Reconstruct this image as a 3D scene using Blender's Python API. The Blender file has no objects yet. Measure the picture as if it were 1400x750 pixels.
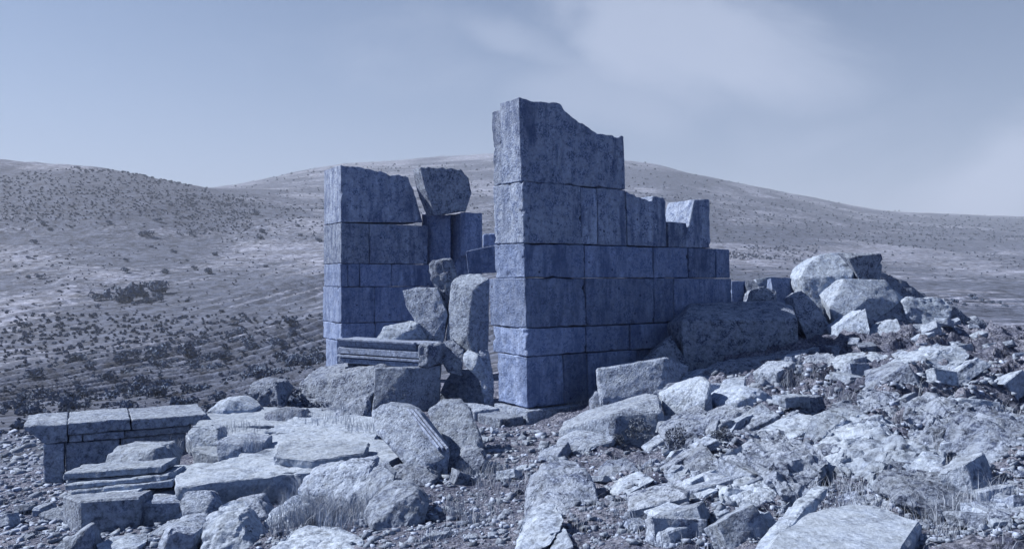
import bpy, bmesh, math, random
import numpy as np
from mathutils import Vector
# ------------------------------------------------------------------ camera, sky, sun
F = 1100.0; HY = 380.0                       # focal length and eye level of the photo, in its pixels
scn = bpy.context.scene
COL = scn.collection
cam = bpy.data.cameras.new('camera'); cam.sensor_width = 36; cam.lens = 36*F/1400
cam.shift_y = (HY-375)/1400; cam.clip_start = .1; cam.clip_end = 20000
co = bpy.data.objects.new('camera', cam); co.rotation_euler = (math.pi/2, 0, 0); COL.objects.link(co)
scn.camera = co
SUN_EL = 41.0; SX, SY = -.982, .185            # horizontal direction towards the sun: from the left, a little behind the ruin
SUN_AZ = math.atan2(SX, SY)                  # clockwise from +Y
el = math.radians(SUN_EL)
sd = Vector((math.sin(SUN_AZ)*math.cos(el), math.cos(SUN_AZ)*math.cos(el), math.sin(el)))
sun = bpy.data.lights.new('sun', 'SUN'); sun.energy = 5.0; sun.angle = math.radians(.5); sun.color = (1, .90, .77)
so = bpy.data.objects.new('sun', sun); so.rotation_euler = sd.to_track_quat('Z', 'Y').to_euler(); COL.objects.link(so)
world = bpy.data.worlds.new('World'); scn.world = world; world.use_nodes = True
def N(nt, typ, **k):
    n = nt.nodes.new(typ)
    for a, b in k.items(): setattr(n, a, b)
    return n
def build_world():
    nt = world.node_tree; nt.nodes.clear(); L = nt.links.new
    out = N(nt, 'ShaderNodeOutputWorld'); bg = N(nt, 'ShaderNodeBackground'); bg.inputs[1].default_value = .05
    sky = N(nt, 'ShaderNodeTexSky', sky_type='NISHITA'); sky.sun_disc = False
    sky.sun_elevation = el; sky.sun_rotation = SUN_AZ; sky.altitude = 1200; sky.air_density = .9; sky.dust_density = .6; sky.ozone_density = 3.0
    tc = N(nt, 'ShaderNodeTexCoord'); G_ = tc.outputs['Generated']
    def math_(op, a, b=None, c=None):
        n = N(nt, 'ShaderNodeMath', operation=op)
        for k, v in enumerate((a, b, c)):
            if v is None: continue
            if isinstance(v, (int, float)): n.inputs[k].default_value = v
            else: L(v, n.inputs[k])
        return n.outputs[0]
    def mix_(f, a, b):
        m = N(nt, 'ShaderNodeMix', data_type='RGBA')
        for so_, v in ((m.inputs[0], f), (m.inputs[6], a), (m.inputs[7], b)):
            if isinstance(v, tuple): so_.default_value = (*v, 1)
            elif isinstance(v, (int, float)): so_.default_value = v
            else: L(v, so_)
        return m.outputs[2]
    # a pale dust veil that thickens towards the horizon all the way round
    sp = N(nt, 'ShaderNodeSeparateXYZ'); L(G_, sp.inputs[0])
    veil = math_('MULTIPLY', math_('POWER', math_('SUBTRACT', 1.0, math_('MINIMUM', math_('MULTIPLY', math_('MAXIMUM', sp.outputs[2], 0.), 1.3), 1.)), 2.6), .9)
    # the dust glows towards the sun and is duller away from it
    dt = N(nt, 'ShaderNodeVectorMath', operation='DOT_PRODUCT'); L(G_, dt.inputs[0]); dt.inputs[1].default_value = (sd.x/math.cos(el), sd.y/math.cos(el), 0)
    gl = math_('MULTIPLY_ADD', dt.outputs['Value'], .42, .80)
    sc = N(nt, 'ShaderNodeVectorMath', operation='SCALE'); sc.inputs[0].default_value = VEIL; L(gl, sc.inputs['Scale'])
    c = mix_(veil, sky.outputs[0], sc.outputs[0])
    # thin cloud: broken wisps, and two soft banks
    nz = N(nt, 'ShaderNodeTexNoise'); nz.inputs['Scale'].default_value = 3.2; nz.inputs['Detail'].default_value = 8; nz.inputs['Roughness'].default_value = .55; nz.inputs['Distortion'].default_value = .4
    mp = N(nt, 'ShaderNodeMapping'); mp.inputs['Scale'].default_value = (1, 1, 1.7); mp.inputs['Rotation'].default_value = (0, math.radians(20), 0); L(G_, mp.inputs[0]); L(mp.outputs[0], nz.inputs[0])
    total = None
    for (px, py, rx, rz, am, rot) in CLOUDS:
        d = Vector(((px-700)/F, 1, -(py-HY)/F)).normalized()
        sub = N(nt, 'ShaderNodeVectorMath', operation='SUBTRACT'); L(G_, sub.inputs[0]); sub.inputs[1].default_value = d
        m2 = N(nt, 'ShaderNodeMapping', vector_type='TEXTURE'); m2.inputs['Rotation'].default_value = (0, math.radians(rot), 0); m2.inputs['Scale'].default_value = (rx, max(rx, rz), rz); L(sub.outputs[0], m2.inputs[0])
        ln = N(nt, 'ShaderNodeVectorMath', operation='LENGTH'); L(m2.outputs[0], ln.inputs[0])
        e = math_('ADD', ln.outputs['Value'], math_('MULTIPLY', math_('SUBTRACT', nz.outputs[0], .5), 2.6))
        f = N(nt, 'ShaderNodeMapRange', interpolation_type='SMOOTHSTEP'); f.inputs[1].default_value = 1.15; f.inputs[2].default_value = .25; L(e, f.inputs[0])
        f = math_('MULTIPLY', f.outputs[0], am); total = f if total is None else math_('MAXIMUM', total, f)
    w = N(nt, 'ShaderNodeMapRange', interpolation_type='SMOOTHSTEP'); w.inputs[1].default_value = .56; w.inputs[2].default_value = .8; w.inputs[4].default_value = .25; L(nz.outputs[0], w.inputs[0])
    total = math_('MAXIMUM', total, w.outputs[0])
    c = mix_(total, c, CLOUDC)
    L(c, bg.inputs[0]); L(bg.outputs[0], out.inputs[0])
VEIL = (4.4, 5.1, 6.8); CLOUDC = (5.9, 6.6, 8.4)
CLOUDS = [(985, 85, .24, .085, .55, 24), (1400, 225, .2, .07, .55, -30), (680, 50, .16, .03, .3, 20), (800, 130, .2, .05, .3, 10)]
build_world()
vs = scn.view_settings; vs.view_transform = 'Standard'; vs.look = 'None'; vs.exposure = 1.08; vs.gamma = 1
scn.render.engine = 'CYCLES'; scn.cycles.max_bounces = 5; scn.cycles.diffuse_bounces = 4

# ------------------------------------------------------------------ numpy noise
def _h(ix, iy, iz, s):
    n = (ix*374761393 + iy*668265263 + iz*2147483647 + s*974634777) & 0xffffffff
    n = ((n ^ (n >> 13))*1274126177) & 0xffffffff
    n = ((n ^ (n >> 16))*2246822519) & 0xffffffff
    return ((n ^ (n >> 15)) & 0xffff)/32767.5 - 1
def vnoise(p, s=0):
    p = np.asarray(p, float); i = np.floor(p).astype(np.int64); f = p-i; f = f*f*(3-2*f)
    x, y, z = i[:, 0], i[:, 1], i[:, 2]; fx, fy, fz = f[:, 0], f[:, 1], f[:, 2]
    def c(a, b, d): return _h(x+a, y+b, z+d, s)
    x00 = c(0,0,0)*(1-fx)+c(1,0,0)*fx; x10 = c(0,1,0)*(1-fx)+c(1,1,0)*fx
    x01 = c(0,0,1)*(1-fx)+c(1,0,1)*fx; x11 = c(0,1,1)*(1-fx)+c(1,1,1)*fx
    return (x00*(1-fy)+x10*fy)*(1-fz)+(x01*(1-fy)+x11*fy)*fz
def fbm(p, o=4, s=0, g=.5):
    r = 0; a = 1; t = 0
    for k in range(o): r = r+a*vnoise(p, s+k*17); t += a; a *= g; p = p*2.03+3.7
    return r/t
def ridge(p, o=4, s=0):
    r = 0; a = 1; t = 0
    for k in range(o): r = r+a*(1-2*np.abs(vnoise(p, s+k*13))); t += a; a *= .5; p = p*2.1+1.3
    return r/t

# ------------------------------------------------------------------ the lie of the land
COLS = [-500, 0, 150, 300, 450, 600, 720, 900, 1050, 1200, 1400, 1900]
ZT = {   # height above eye level, by distance
 2.0:[-2.0,-2.0,-1.95,-1.9,-1.8,-1.65,-1.6,-1.55,-1.45,-1.35,-1.3,-1.2],
 3.5:[-2.1,-2.1,-2.05,-2.0,-1.9,-1.75,-1.65,-1.5,-1.38,-1.25,-1.2,-1.0],
 5.0:[-2.2,-2.2,-2.2,-2.1,-2.0,-1.85,-1.72,-1.55,-1.42,-1.25,-1.12,-.9],
 7.0:[-2.5,-2.45,-2.4,-2.3,-2.15,-2.05,-1.95,-1.75,-1.55,-1.33,-1.05,-.8],
 9.5:[-2.9,-2.75,-2.6,-2.45,-2.3,-2.2,-2.15,-1.85,-1.6,-1.3,-1.02,-.7],
 12.:[-3.4,-3.1,-2.9,-2.5,-2.35,-2.35,-2.4,-1.9,-1.5,-1.2,-1.05,-.7],
 15.:[-4.2,-3.7,-3.3,-2.7,-2.4,-2.4,-2.5,-1.9,-1.25,-.95,-1.1,-.8],
 19.:[-5.3,-4.7,-4.2,-3.4,-2.7,-2.5,-2.4,-1.7,-1.0,-.8,-1.25,-1.1],
 25.:[-6.4,-6.0,-5.4,-4.5,-3.6,-3.0,-2.5,-2.0,-1.6,-1.5,-1.7,-1.6]}
PT = {   # photo height of the ground seen at that distance
 40.:[605,600,580,560,530,500,470,432,425,428,437,440],
 80.:[572,565,555,540,510,470,440,418,412,414,422,428],
 140.:[535,528,520,508,480,440,415,402,400,404,410,412],
 220.:[462,462,458,448,425,405,390,384,385,392,396,398],
 320.:[385,392,390,388,375,365,355,352,362,374,382,384],
 430.:[300,312,322,335,335,330,328,326,340,356,366,368],
 520.:[238,248,266,298,306,302,302,305,325,345,354,356],
 620.:[216,218,226,260,284,278,276,278,305,328,340,344],
 760.:[225,238,250,262,262,254,250,258,285,312,326,330],
 950.:[250,258,266,259,241,232,228,238,268,302,312,316],
 1250.:[275,280,280,258,226,213,205,222,260,289,300,303],
 1900.:[290,295,292,285,262,240,238,250,272,290,296,297],
 4000.:[312,312,312,312,305,300,300,300,300,302,303,303],
 9000.:[340]*12}
RR = sorted(list(ZT)+list(PT)); lnR = np.log(RR); TH = np.arctan((np.array(COLS)-700)/F)
TAB = []
for r in RR:
    if r in ZT: TAB.append(ZT[r])
    else: TAB.append([-(v-HY)/F*r for v in PT[r]])
TAB = np.array(TAB)
# slope value z/r is what gets smoothed
NA, NR = 240, 420
ga = np.linspace(TH[0], TH[-1], NA); gr = np.linspace(lnR[0], lnR[-1], NR)
S = TAB/np.array(RR)[:, None]
tmp = np.array([np.interp(ga, TH, row) for row in S]); SG = np.array([np.interp(gr, lnR, tmp[:, j]) for j in range(NA)]).T
def blur(a, k, ax):
    w = np.exp(-np.linspace(-2, 2, 2*k+1)**2); w /= w.sum(); pad = [(0, 0), (0, 0)]; pad[ax] = (k, k); b = np.pad(a, pad, mode='edge')
    return sum(w[i]*np.take(b, range(i, i+a.shape[ax]), ax) for i in range(2*k+1))
SG = blur(blur(SG, 7, 1), 5, 0)
def zbase(x, y):
    x = np.atleast_1d(np.asarray(x, float)); y = np.atleast_1d(np.asarray(y, float))
    th = np.arctan2(x, y); r = np.hypot(x, y); tc = np.clip(th, TH[0], TH[-1])
    d = np.maximum(r*np.cos(tc), .01)
    fa = (tc-ga[0])/(ga[1]-ga[0]); fr = np.clip((np.log(d)-gr[0])/(gr[1]-gr[0]), 0, NR-1.001)
    ia = np.clip(fa.astype(int), 0, NA-2); ir = fr.astype(int); fa = fa-ia; fr = fr-ir
    s = (SG[ir, ia]*(1-fa)+SG[ir, ia+1]*fa)*(1-fr)+(SG[ir+1, ia]*(1-fa)+SG[ir+1, ia+1]*fa)*fr
    return s*np.maximum(d, math.exp(gr[0]))
_DD = np.exp(np.linspace(math.log(2.2), math.log(3000), 2600))
def G(px, py, dmax=3000):
    """distance at which the view ray through a photo point meets the ground"""
    x = (px-700)/F*_DD; z = -(py-HY)/F*_DD
    hit = np.nonzero((zbase(x, _DD) > z) & (_DD < dmax))[0]
    return float(_DD[hit[0]]) if len(hit) else float(dmax)
def W(px, py, D): return np.array([(px-700)/F*D, D, -(py-HY)/F*D])

# ------------------------------------------------------------------ materials
def bl(c): return (c[0]*.84, c[1]*.965, min(1, c[2]*1.08))
def mat(name): m = bpy.data.materials.new(name); m.use_nodes = True; m.node_tree.nodes.clear(); return m
def ramp(nt, src, stops):
    r = N(nt, 'ShaderNodeValToRGB'); e = r.color_ramp.elements
    while len(e) < len(stops): e.new(.5)
    for q, (p, c) in zip(e, stops):
        q.position = p; q.color = (c, c, c, 1) if isinstance(c, (int, float)) else (*c, 1)
    nt.links.new(src, r.inputs[0]); return r.outputs[0]
def noise(nt, vec, sc, det=5, rough=.55, dist=0):
    n = N(nt, 'ShaderNodeTexNoise'); n.inputs['Scale'].default_value = sc; n.inputs['Detail'].default_value = det
    n.inputs['Roughness'].default_value = rough; n.inputs['Distortion'].default_value = dist; nt.links.new(vec, n.inputs[0]); return n.outputs[0]
def mixc(nt, fac, a, b, mode='MIX'):
    m = N(nt, 'ShaderNodeMix', data_type='RGBA', blend_type=mode)
    for sock, v in ((m.inputs[0], fac), (m.inputs[6], a), (m.inputs[7], b)):
        if isinstance(v, (int, float)): sock.default_value = v
        elif isinstance(v, tuple): sock.default_value = (*v, 1)
        else: nt.links.new(v, sock)
    return m.outputs[2]
def stone(name, light, dark, lich, streak=0., lichen=.5, bump=.5, pale=None, spk_=1.):
    """weathered limestone: mottling, dark lichen crust, vertical run-off streaks, pits"""
    m = mat(name); nt = m.node_tree; L = nt.links.new; light, dark, lich = bl(light), bl(dark), bl(lich)
    out = N(nt, 'ShaderNodeOutputMaterial'); b = N(nt, 'ShaderNodeBsdfPrincipled'); b.inputs['Roughness'].default_value = .93
    b.inputs['Specular IOR Level'].default_value = .15
    geo = N(nt, 'ShaderNodeNewGeometry'); oi = N(nt, 'ShaderNodeObjectInfo')
    ad = N(nt, 'ShaderNodeVectorMath', operation='MULTIPLY_ADD'); ad.inputs[1].default_value = (13, 7, 3)
    L(oi.outputs['Random'], ad.inputs[0]); L(geo.outputs['Position'], ad.inputs[2]); P = ad.outputs[0]
    big = noise(nt, P, 1.1, 6, .6); mid = noise(nt, P, 6, 7, .65, .3); fine = noise(nt, P, 34, 4, .7)
    c = mixc(nt, ramp(nt, big, [(.3, 0.), (.7, 1.)]), dark, light)
    c = mixc(nt, ramp(nt, mid, [(.38, .75), (.62, 0.)]), c, tuple(v*.72 for v in light))
    lm = N(nt, 'ShaderNodeMath', operation='MULTIPLY'); L(ramp(nt, mid, [(.47, 0.), (.56, 1.)]), lm.inputs[0]); L(ramp(nt, fine, [(.42, 0.), (.58, 1.)]), lm.inputs[1])
    l2 = N(nt, 'ShaderNodeMath', operation='MULTIPLY'); L(lm.outputs[0], l2.inputs[0]); l2.inputs[1].default_value = lichen
    c = mixc(nt, l2.outputs[0], c, lich)
    vo = N(nt, 'ShaderNodeTexVoronoi'); vo.inputs['Scale'].default_value = 3.2; vo.inputs['Randomness'].default_value = 1; L(P, vo.inputs[0])
    pm = ramp(nt, vo.outputs[0], [(.10, .55), (.17, 0.)])
    pf = N(nt, 'ShaderNodeMath', operation='MULTIPLY'); L(pm, pf.inputs[0]); L(fine, pf.inputs[1])
    c = mixc(nt, pf.outputs[0], c, pale or tuple(min(1, v*1.35) for v in light))
    spk = noise(nt, P, 15, 9, .78); c = mixc(nt, 1., c, ramp(nt, spk, [(.36, 1-.58*spk_), (.5, 1.0), (.64, 1+.35*spk_)]), 'MULTIPLY')
    if streak:
        vp = N(nt, 'ShaderNodeTexVoronoi'); vp.inputs['Scale'].default_value = 2.6; L(P, vp.inputs[0])
        c = mixc(nt, ramp(nt, vp.outputs[0], [(.045, .9), (.075, 0.)]), c, (.03, .04, .09))
        mp = N(nt, 'ShaderNodeMapping'); mp.inputs['Scale'].default_value = (4.2, 4.2, .8); L(P, mp.inputs[0])
        st = noise(nt, mp.outputs[0], 1.3, 6, .62, .25)
        sm = N(nt, 'ShaderNodeMath', operation='MULTIPLY'); L(ramp(nt, st, [(.44, 0.), (.60, 1.)]), sm.inputs[0]); sg = N(nt, 'ShaderNodeMath', operation='MULTIPLY'); L(ramp(nt, big, [(.42, .15), (.6, 1.)]), sg.inputs[0]); sg.inputs[1].default_value = streak*1.3; L(sg.outputs[0], sm.inputs[1])
        c = mixc(nt, sm.outputs[0], c, lich)
        c = mixc(nt, ramp(nt, st, [(.30, .35), (.40, 0.)]), c, tuple(min(1, v*1.35) for v in light))
    v = N(nt, 'ShaderNodeHueSaturation'); L(c, v.inputs['Color'])
    vr = N(nt, 'ShaderNodeMapRange'); vr.inputs[3].default_value = .78; vr.inputs[4].default_value = 1.16; L(oi.outputs['Random'], vr.inputs[0]); L(vr.outputs[0], v.inputs['Value'])
    L(v.outputs[0], b.inputs[0])
    pits = N(nt, 'ShaderNodeTexVoronoi'); pits.inputs['Scale'].default_value = 17; L(P, pits.inputs[0])
    pr = ramp(nt, pits.outputs[0], [(.1, 0.), (.32, 1.)])
    h1 = N(nt, 'ShaderNodeMath', operation='MULTIPLY_ADD'); L(mid, h1.inputs[0]); h1.inputs[1].default_value = 1.6; L(fine, h1.inputs[2])
    h2 = N(nt, 'ShaderNodeMath', operation='MULTIPLY_ADD'); L(pr, h2.inputs[0]); h2.inputs[1].default_value = .35; L(h1.outputs[0], h2.inputs[2])
    bp = N(nt, 'ShaderNodeBump'); bp.inputs['Strength'].default_value = bump; bp.inputs['Distance'].default_value = .06
    L(h2.outputs[0], bp.inputs['Height']); L(bp.outputs[0], b.inputs['Normal']); L(b.outputs[0], out.inputs[0])
    return m
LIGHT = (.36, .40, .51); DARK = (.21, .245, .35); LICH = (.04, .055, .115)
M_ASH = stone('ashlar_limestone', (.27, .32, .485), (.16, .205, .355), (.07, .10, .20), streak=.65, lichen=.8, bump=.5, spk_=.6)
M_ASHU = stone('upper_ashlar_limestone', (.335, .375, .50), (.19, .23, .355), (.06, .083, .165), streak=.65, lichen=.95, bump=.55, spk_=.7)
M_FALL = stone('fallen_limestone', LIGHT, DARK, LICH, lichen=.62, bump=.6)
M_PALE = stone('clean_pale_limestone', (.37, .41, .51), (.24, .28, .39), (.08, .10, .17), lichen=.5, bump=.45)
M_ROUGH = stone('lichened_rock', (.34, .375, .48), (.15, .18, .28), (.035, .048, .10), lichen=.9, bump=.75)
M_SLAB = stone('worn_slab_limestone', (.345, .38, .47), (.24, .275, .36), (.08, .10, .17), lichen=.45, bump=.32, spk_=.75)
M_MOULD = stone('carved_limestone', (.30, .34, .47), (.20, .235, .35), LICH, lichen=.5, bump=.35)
def plain(name, col, var=.4, sc=3., rough=.9):
    col = bl(col); m = mat(name); nt = m.node_tree; L = nt.links.new
    out = N(nt, 'ShaderNodeOutputMaterial'); b = N(nt, 'ShaderNodeBsdfPrincipled'); b.inputs['Roughness'].default_value = rough; b.inputs['Specular IOR Level'].default_value = .15
    geo = N(nt, 'ShaderNodeNewGeometry'); n = noise(nt, geo.outputs['Position'], sc, 4, .6)
    L(mixc(nt, ramp(nt, n, [(.35, 0.), (.65, 1.)]), tuple(v*(1-var) for v in col), tuple(min(1, v*(1+var)) for v in col)), b.inputs[0])
    L(b.outputs[0], out.inputs[0]); return m
M_LEAF = plain('scrub_foliage', (.10, .125, .19), .35, .7)
M_LEAF2 = plain('dry_scrub_foliage', (.11, .125, .17), .35, 2.)
M_STRAW = plain('dry_straw', (.27, .29, .36), .35, 6.)
M_GRAV = plain('loose_gravel', (.25, .28, .38), .5, 9.)
M_BARK = plain('grey_bark', (.12, .12, .14), .3, 4.)

# ------------------------------------------------------------------ object helpers
def mesh(name, V, Fc, m, smooth=False):
    me = bpy.data.meshes.new(name); V = np.asarray(V, np.float32)
    if isinstance(Fc, np.ndarray):
        nf, k = Fc.shape
        me.vertices.add(len(V)); me.vertices.foreach_set('co', V.ravel()); me.loops.add(nf*k); me.loops.foreach_set('vertex_index', Fc.astype(np.int32).ravel())
        me.polygons.add(nf); me.polygons.foreach_set('loop_start', np.arange(0, nf*k, k, dtype=np.int32))
        me.update(calc_edges=True)
    else: me.from_pydata([tuple(v) for v in V], [], Fc)
    if smooth: me.polygons.foreach_set('use_smooth', [True]*len(me.polygons))
    me.materials.append(m); return me
def link(name, me, parent=None, loc=None):
    o = bpy.data.objects.new(name, me); COL.objects.link(o)
    if loc is not None: o.location = loc
    if parent: o.parent = parent
    return o
def tag(o, label=None, cat=None, group=None, kind=None):
    if label: o['label'] = label
    if cat: o['category'] = cat
    if group: o['group'] = group
    if kind: o['kind'] = kind
    return o
def empty(name, loc, label, cat, group=None):
    o = bpy.data.objects.new(name, None); COL.objects.link(o); o.location = loc; o.empty_display_size = .2
    return tag(o, label, cat, group)
def refine(bm, L, bev=.02, amp=.02, seed=0, chips=6, strata=0., cap=9000, lump=1., facets=0, chipr=.5):
    """bevel the arris, cut to short edges, then weather: lumps, pits, knocked-off edges"""
    bmesh.ops.dissolve_limit(bm, angle_limit=math.radians(3), verts=bm.verts, edges=bm.edges)
    bmesh.ops.recalc_face_normals(bm, faces=bm.faces)
    if bev:
        es = [e for e in bm.edges if len(e.link_faces) == 2 and e.calc_face_angle(0) > .3]
        try: bmesh.ops.bevel(bm, geom=es, offset=bev, segments=1, affect='EDGES', clamp_overlap=True)
        except Exception: pass
    edge_pts = [((e.verts[0].co+e.verts[1].co)*.5, e.verts[0].co.copy(), e.verts[1].co.copy()) for e in bm.edges if e.calc_length() > 2*L]
    bmesh.ops.triangulate(bm, faces=bm.faces)
    for k in range(8):
        lg = [e for e in bm.edges if e.calc_length() > L]
        if not lg or len(bm.faces) > cap: break
        bmesh.ops.subdivide_edges(bm, edges=lg, cuts=1)
        bmesh.ops.triangulate(bm, faces=[f for f in bm.faces if len(f.verts) > 3])
    bm.verts.index_update(); bm.normal_update()
    V = np.array([v.co for v in bm.verts]); Nn = np.array([v.normal for v in bm.verts])
    Fc = np.array([[v.index for v in f.verts] for f in bm.faces]); bm.free()
    rs = random.Random(seed*7+3); sz = (V.max(0)-V.min(0)).max(); c = V.mean(0)
    o = np.array([seed*3.1 % 97, seed*1.7 % 53, seed*.9 % 31])
    d = -amp*.8*np.maximum(0, ridge(V*(1/.11)+o, 3, seed+30)-.2)*(1 if facets else .3) + amp*lump*.8*fbm(V/(sz*.42)+o, 3, seed) + amp*.9*fbm(V*(1/.13)+o, 3, seed+5) - amp*1.1*np.maximum(0, ridge(V*(1/.3)+o, 3, seed+9)-.35)
    if strata:
        q = V.copy(); q[:, 0] *= .5; q[:, 1] *= .5; q[:, 2] *= 11; d = d+strata*fbm(q+o, 3, seed+21)
    for k in range(facets):       # broken planes
        n = np.array([rs.gauss(0, 1), rs.gauss(0, 1)-.3, rs.gauss(0, 1)+.3]); n /= np.linalg.norm(n); h = (V-c)@n; lim = h.max()*rs.uniform(.66, .95)
        V = V-np.maximum(0, h-lim)[:, None]*n*.92
    if facets == 6:
        K = 22; sr = np.random.RandomState(seed+5); sp = V[sr.randint(0, len(V), K)]; jit = V+np.stack([vnoise(V*7/sz*.5, seed+40+a) for a in range(3)], 1)*sz*.05
        nn = ((jit[:, None, :]-sp[None])**2).sum(2).argmin(1); g = sr.normal(0, .16, (K, 3)); of = sr.uniform(-1, 1, K)*sz*.011
        d = d+of[nn]+np.clip(((V-sp[nn])*g[nn]).sum(1), -sz*.02, sz*.02)
    V = V+Nn*d[:, None]
    for k in range(chips):
        if not edge_pts: break
        _, a, b_ = rs.choice(edge_pts); p = np.array(a.lerp(b_, rs.random())); r = sz*rs.uniform(.04, .13)*chipr
        q = V-p; dist = np.linalg.norm(q+vnoise(V*9, seed+k)[:, None]*r*.3, axis=1); w = np.clip((r-dist)/r, 0, 1)
        dr = (c-p); dr = dr/ (np.linalg.norm(dr)+1e-6); V = V+dr*(np.minimum(w*1.8, 1)*r*.55)[:, None]
    return V, Fc
def auto(me, ang=32):
    me.polygons.foreach_set('use_smooth', [True]*len(me.polygons)); me.set_sharp_from_angle(angle=math.radians(ang))
SEED = [1]
def rock_mesh(name, P, m, L, bev, amp, chips=6, strata=0., cap=9000, lump=1., ang=32, facets=0):
    SEED[0] += 1
    bm = bmesh.new()
    for p in P: bm.verts.new(tuple(p))
    r = bmesh.ops.convex_hull(bm, input=bm.verts)
    bmesh.ops.delete(bm, geom=[v for v in bm.verts if not v.link_faces], context='VERTS')
    V, Fc = refine(bm, L, bev, amp, SEED[0], chips, strata, cap, lump, facets)
    me = mesh(name, V, Fc, m); auto(me, ang); return me
def hero(name, label, cat, base, pts, T=.5, m=None, amp=None, D=None, chips=6, strata=0., bev=None, group=None, bury=.12, shrink=.9, px=4.5, lump=1.):
    """a block or boulder: visible corners (photo x, photo y, metres further than its foot), carried back by T and into the ground"""
    if D is None: D = G(*base)
    A = np.array([W(x, y, D+d) for x, y, d in pts]); c = A.mean(0)
    B = A.copy(); B[:, 0] = c[0]+(B[:, 0]-c[0])*shrink; B[:, 2] = c[2]+(B[:, 2]-c[2])*shrink-.04*T; B[:, 1] += T
    B[:, 2] = np.minimum(B[:, 2], A[:, 2])
    allp = [A, B]
    zmin = A[:, 2].min(); low = A[A[:, 2] < zmin+.25*(A[:, 2].max()-zmin)].copy(); low[:, 2] -= bury; allp.append(low)
    P = np.vstack(allp); org = np.array([P[:, 0].mean(), P[:, 1].mean(), P[:, 2].min()])
    sz = (P.max(0)-P.min(0)).max()
    me = rock_mesh(name, P-org, m or M_FALL, max(.02, D/F*px), bev if bev is not None else sz*.018, amp if amp is not None else sz*.022, chips, strata, lump=lump, facets=(0 if name == 'fallen_block' else 4 if chips >= 7 else 1 if chips >= 5 else 0))
    return tag(link(name, me, None, org), label, cat, group)

# ------------------------------------------------------------------ terrain
def terrace(x, y):
    th = np.arctan2(x, y); r = np.hypot(x, y); th = np.clip(th, -1., 1.)
    return (np.log(np.maximum(r, 1))-1.0*th)/.060 + 1.2*fbm(np.stack([th*7, np.log(np.maximum(r, 1))*2, th*0], 1), 2, 77)
def rough_at(x, y):      # how stony the near ground is
    r = np.hypot(x, y); return np.clip((x+1.2)/4.5, .12, 1)*np.clip((r-3.2)/3, .15, 1)*np.clip((26-r)/6, 0, 1)
def zfull(x, y):
    z = zbase(x, y); r = np.hypot(x, y); p = np.stack([x, y, 0*x], 1)
    rg = rough_at(x, y)
    q = np.stack([x*1.0+y*.55, y*1.5-x*.8, 0*x], 1)
    k = 2.4*(fbm(q*np.array([.28, .75, 1]), 3, 12))+.45*x-.2*y; kf = k-np.floor(k); led = np.clip((kf-.5)/.22, 0, 1)-kf
    z = z+rg*(.19*(ridge(q*.9, 5, 3))+.26*led+.10*ridge(p*3.5, 4, 4)-.04) + (1-rg)*.03*fbm(p*3, 4, 5)*np.clip(r/3, 0, 1)*np.clip(60/np.maximum(r, 1), 0, 1)
    far = np.clip((r-30)/60, 0, 1)
    z = z+far*(.9*fbm(p/22., 4, 6)*np.clip(r/150, .3, 1.2)+ np.clip((r-200)/300, 0, 1)*(6*fbm(p/130., 5, 8)))
    t = terrace(x, y); fr = t-np.floor(t)
    saw = np.where(fr < .66, fr/.66, 1-(fr-.66)/.34)-.5
    th = np.arctan2(x, y)
    z = z-far*saw*1.6*np.clip(.6+1.6*fbm(p/60., 2, 44), 0, 1.3)*np.clip((r-45)/40, 0, 1)*np.clip((420-r)/120, .35, 1)*np.clip((.25-th)/.2, .25, 1)
    return z
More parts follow.
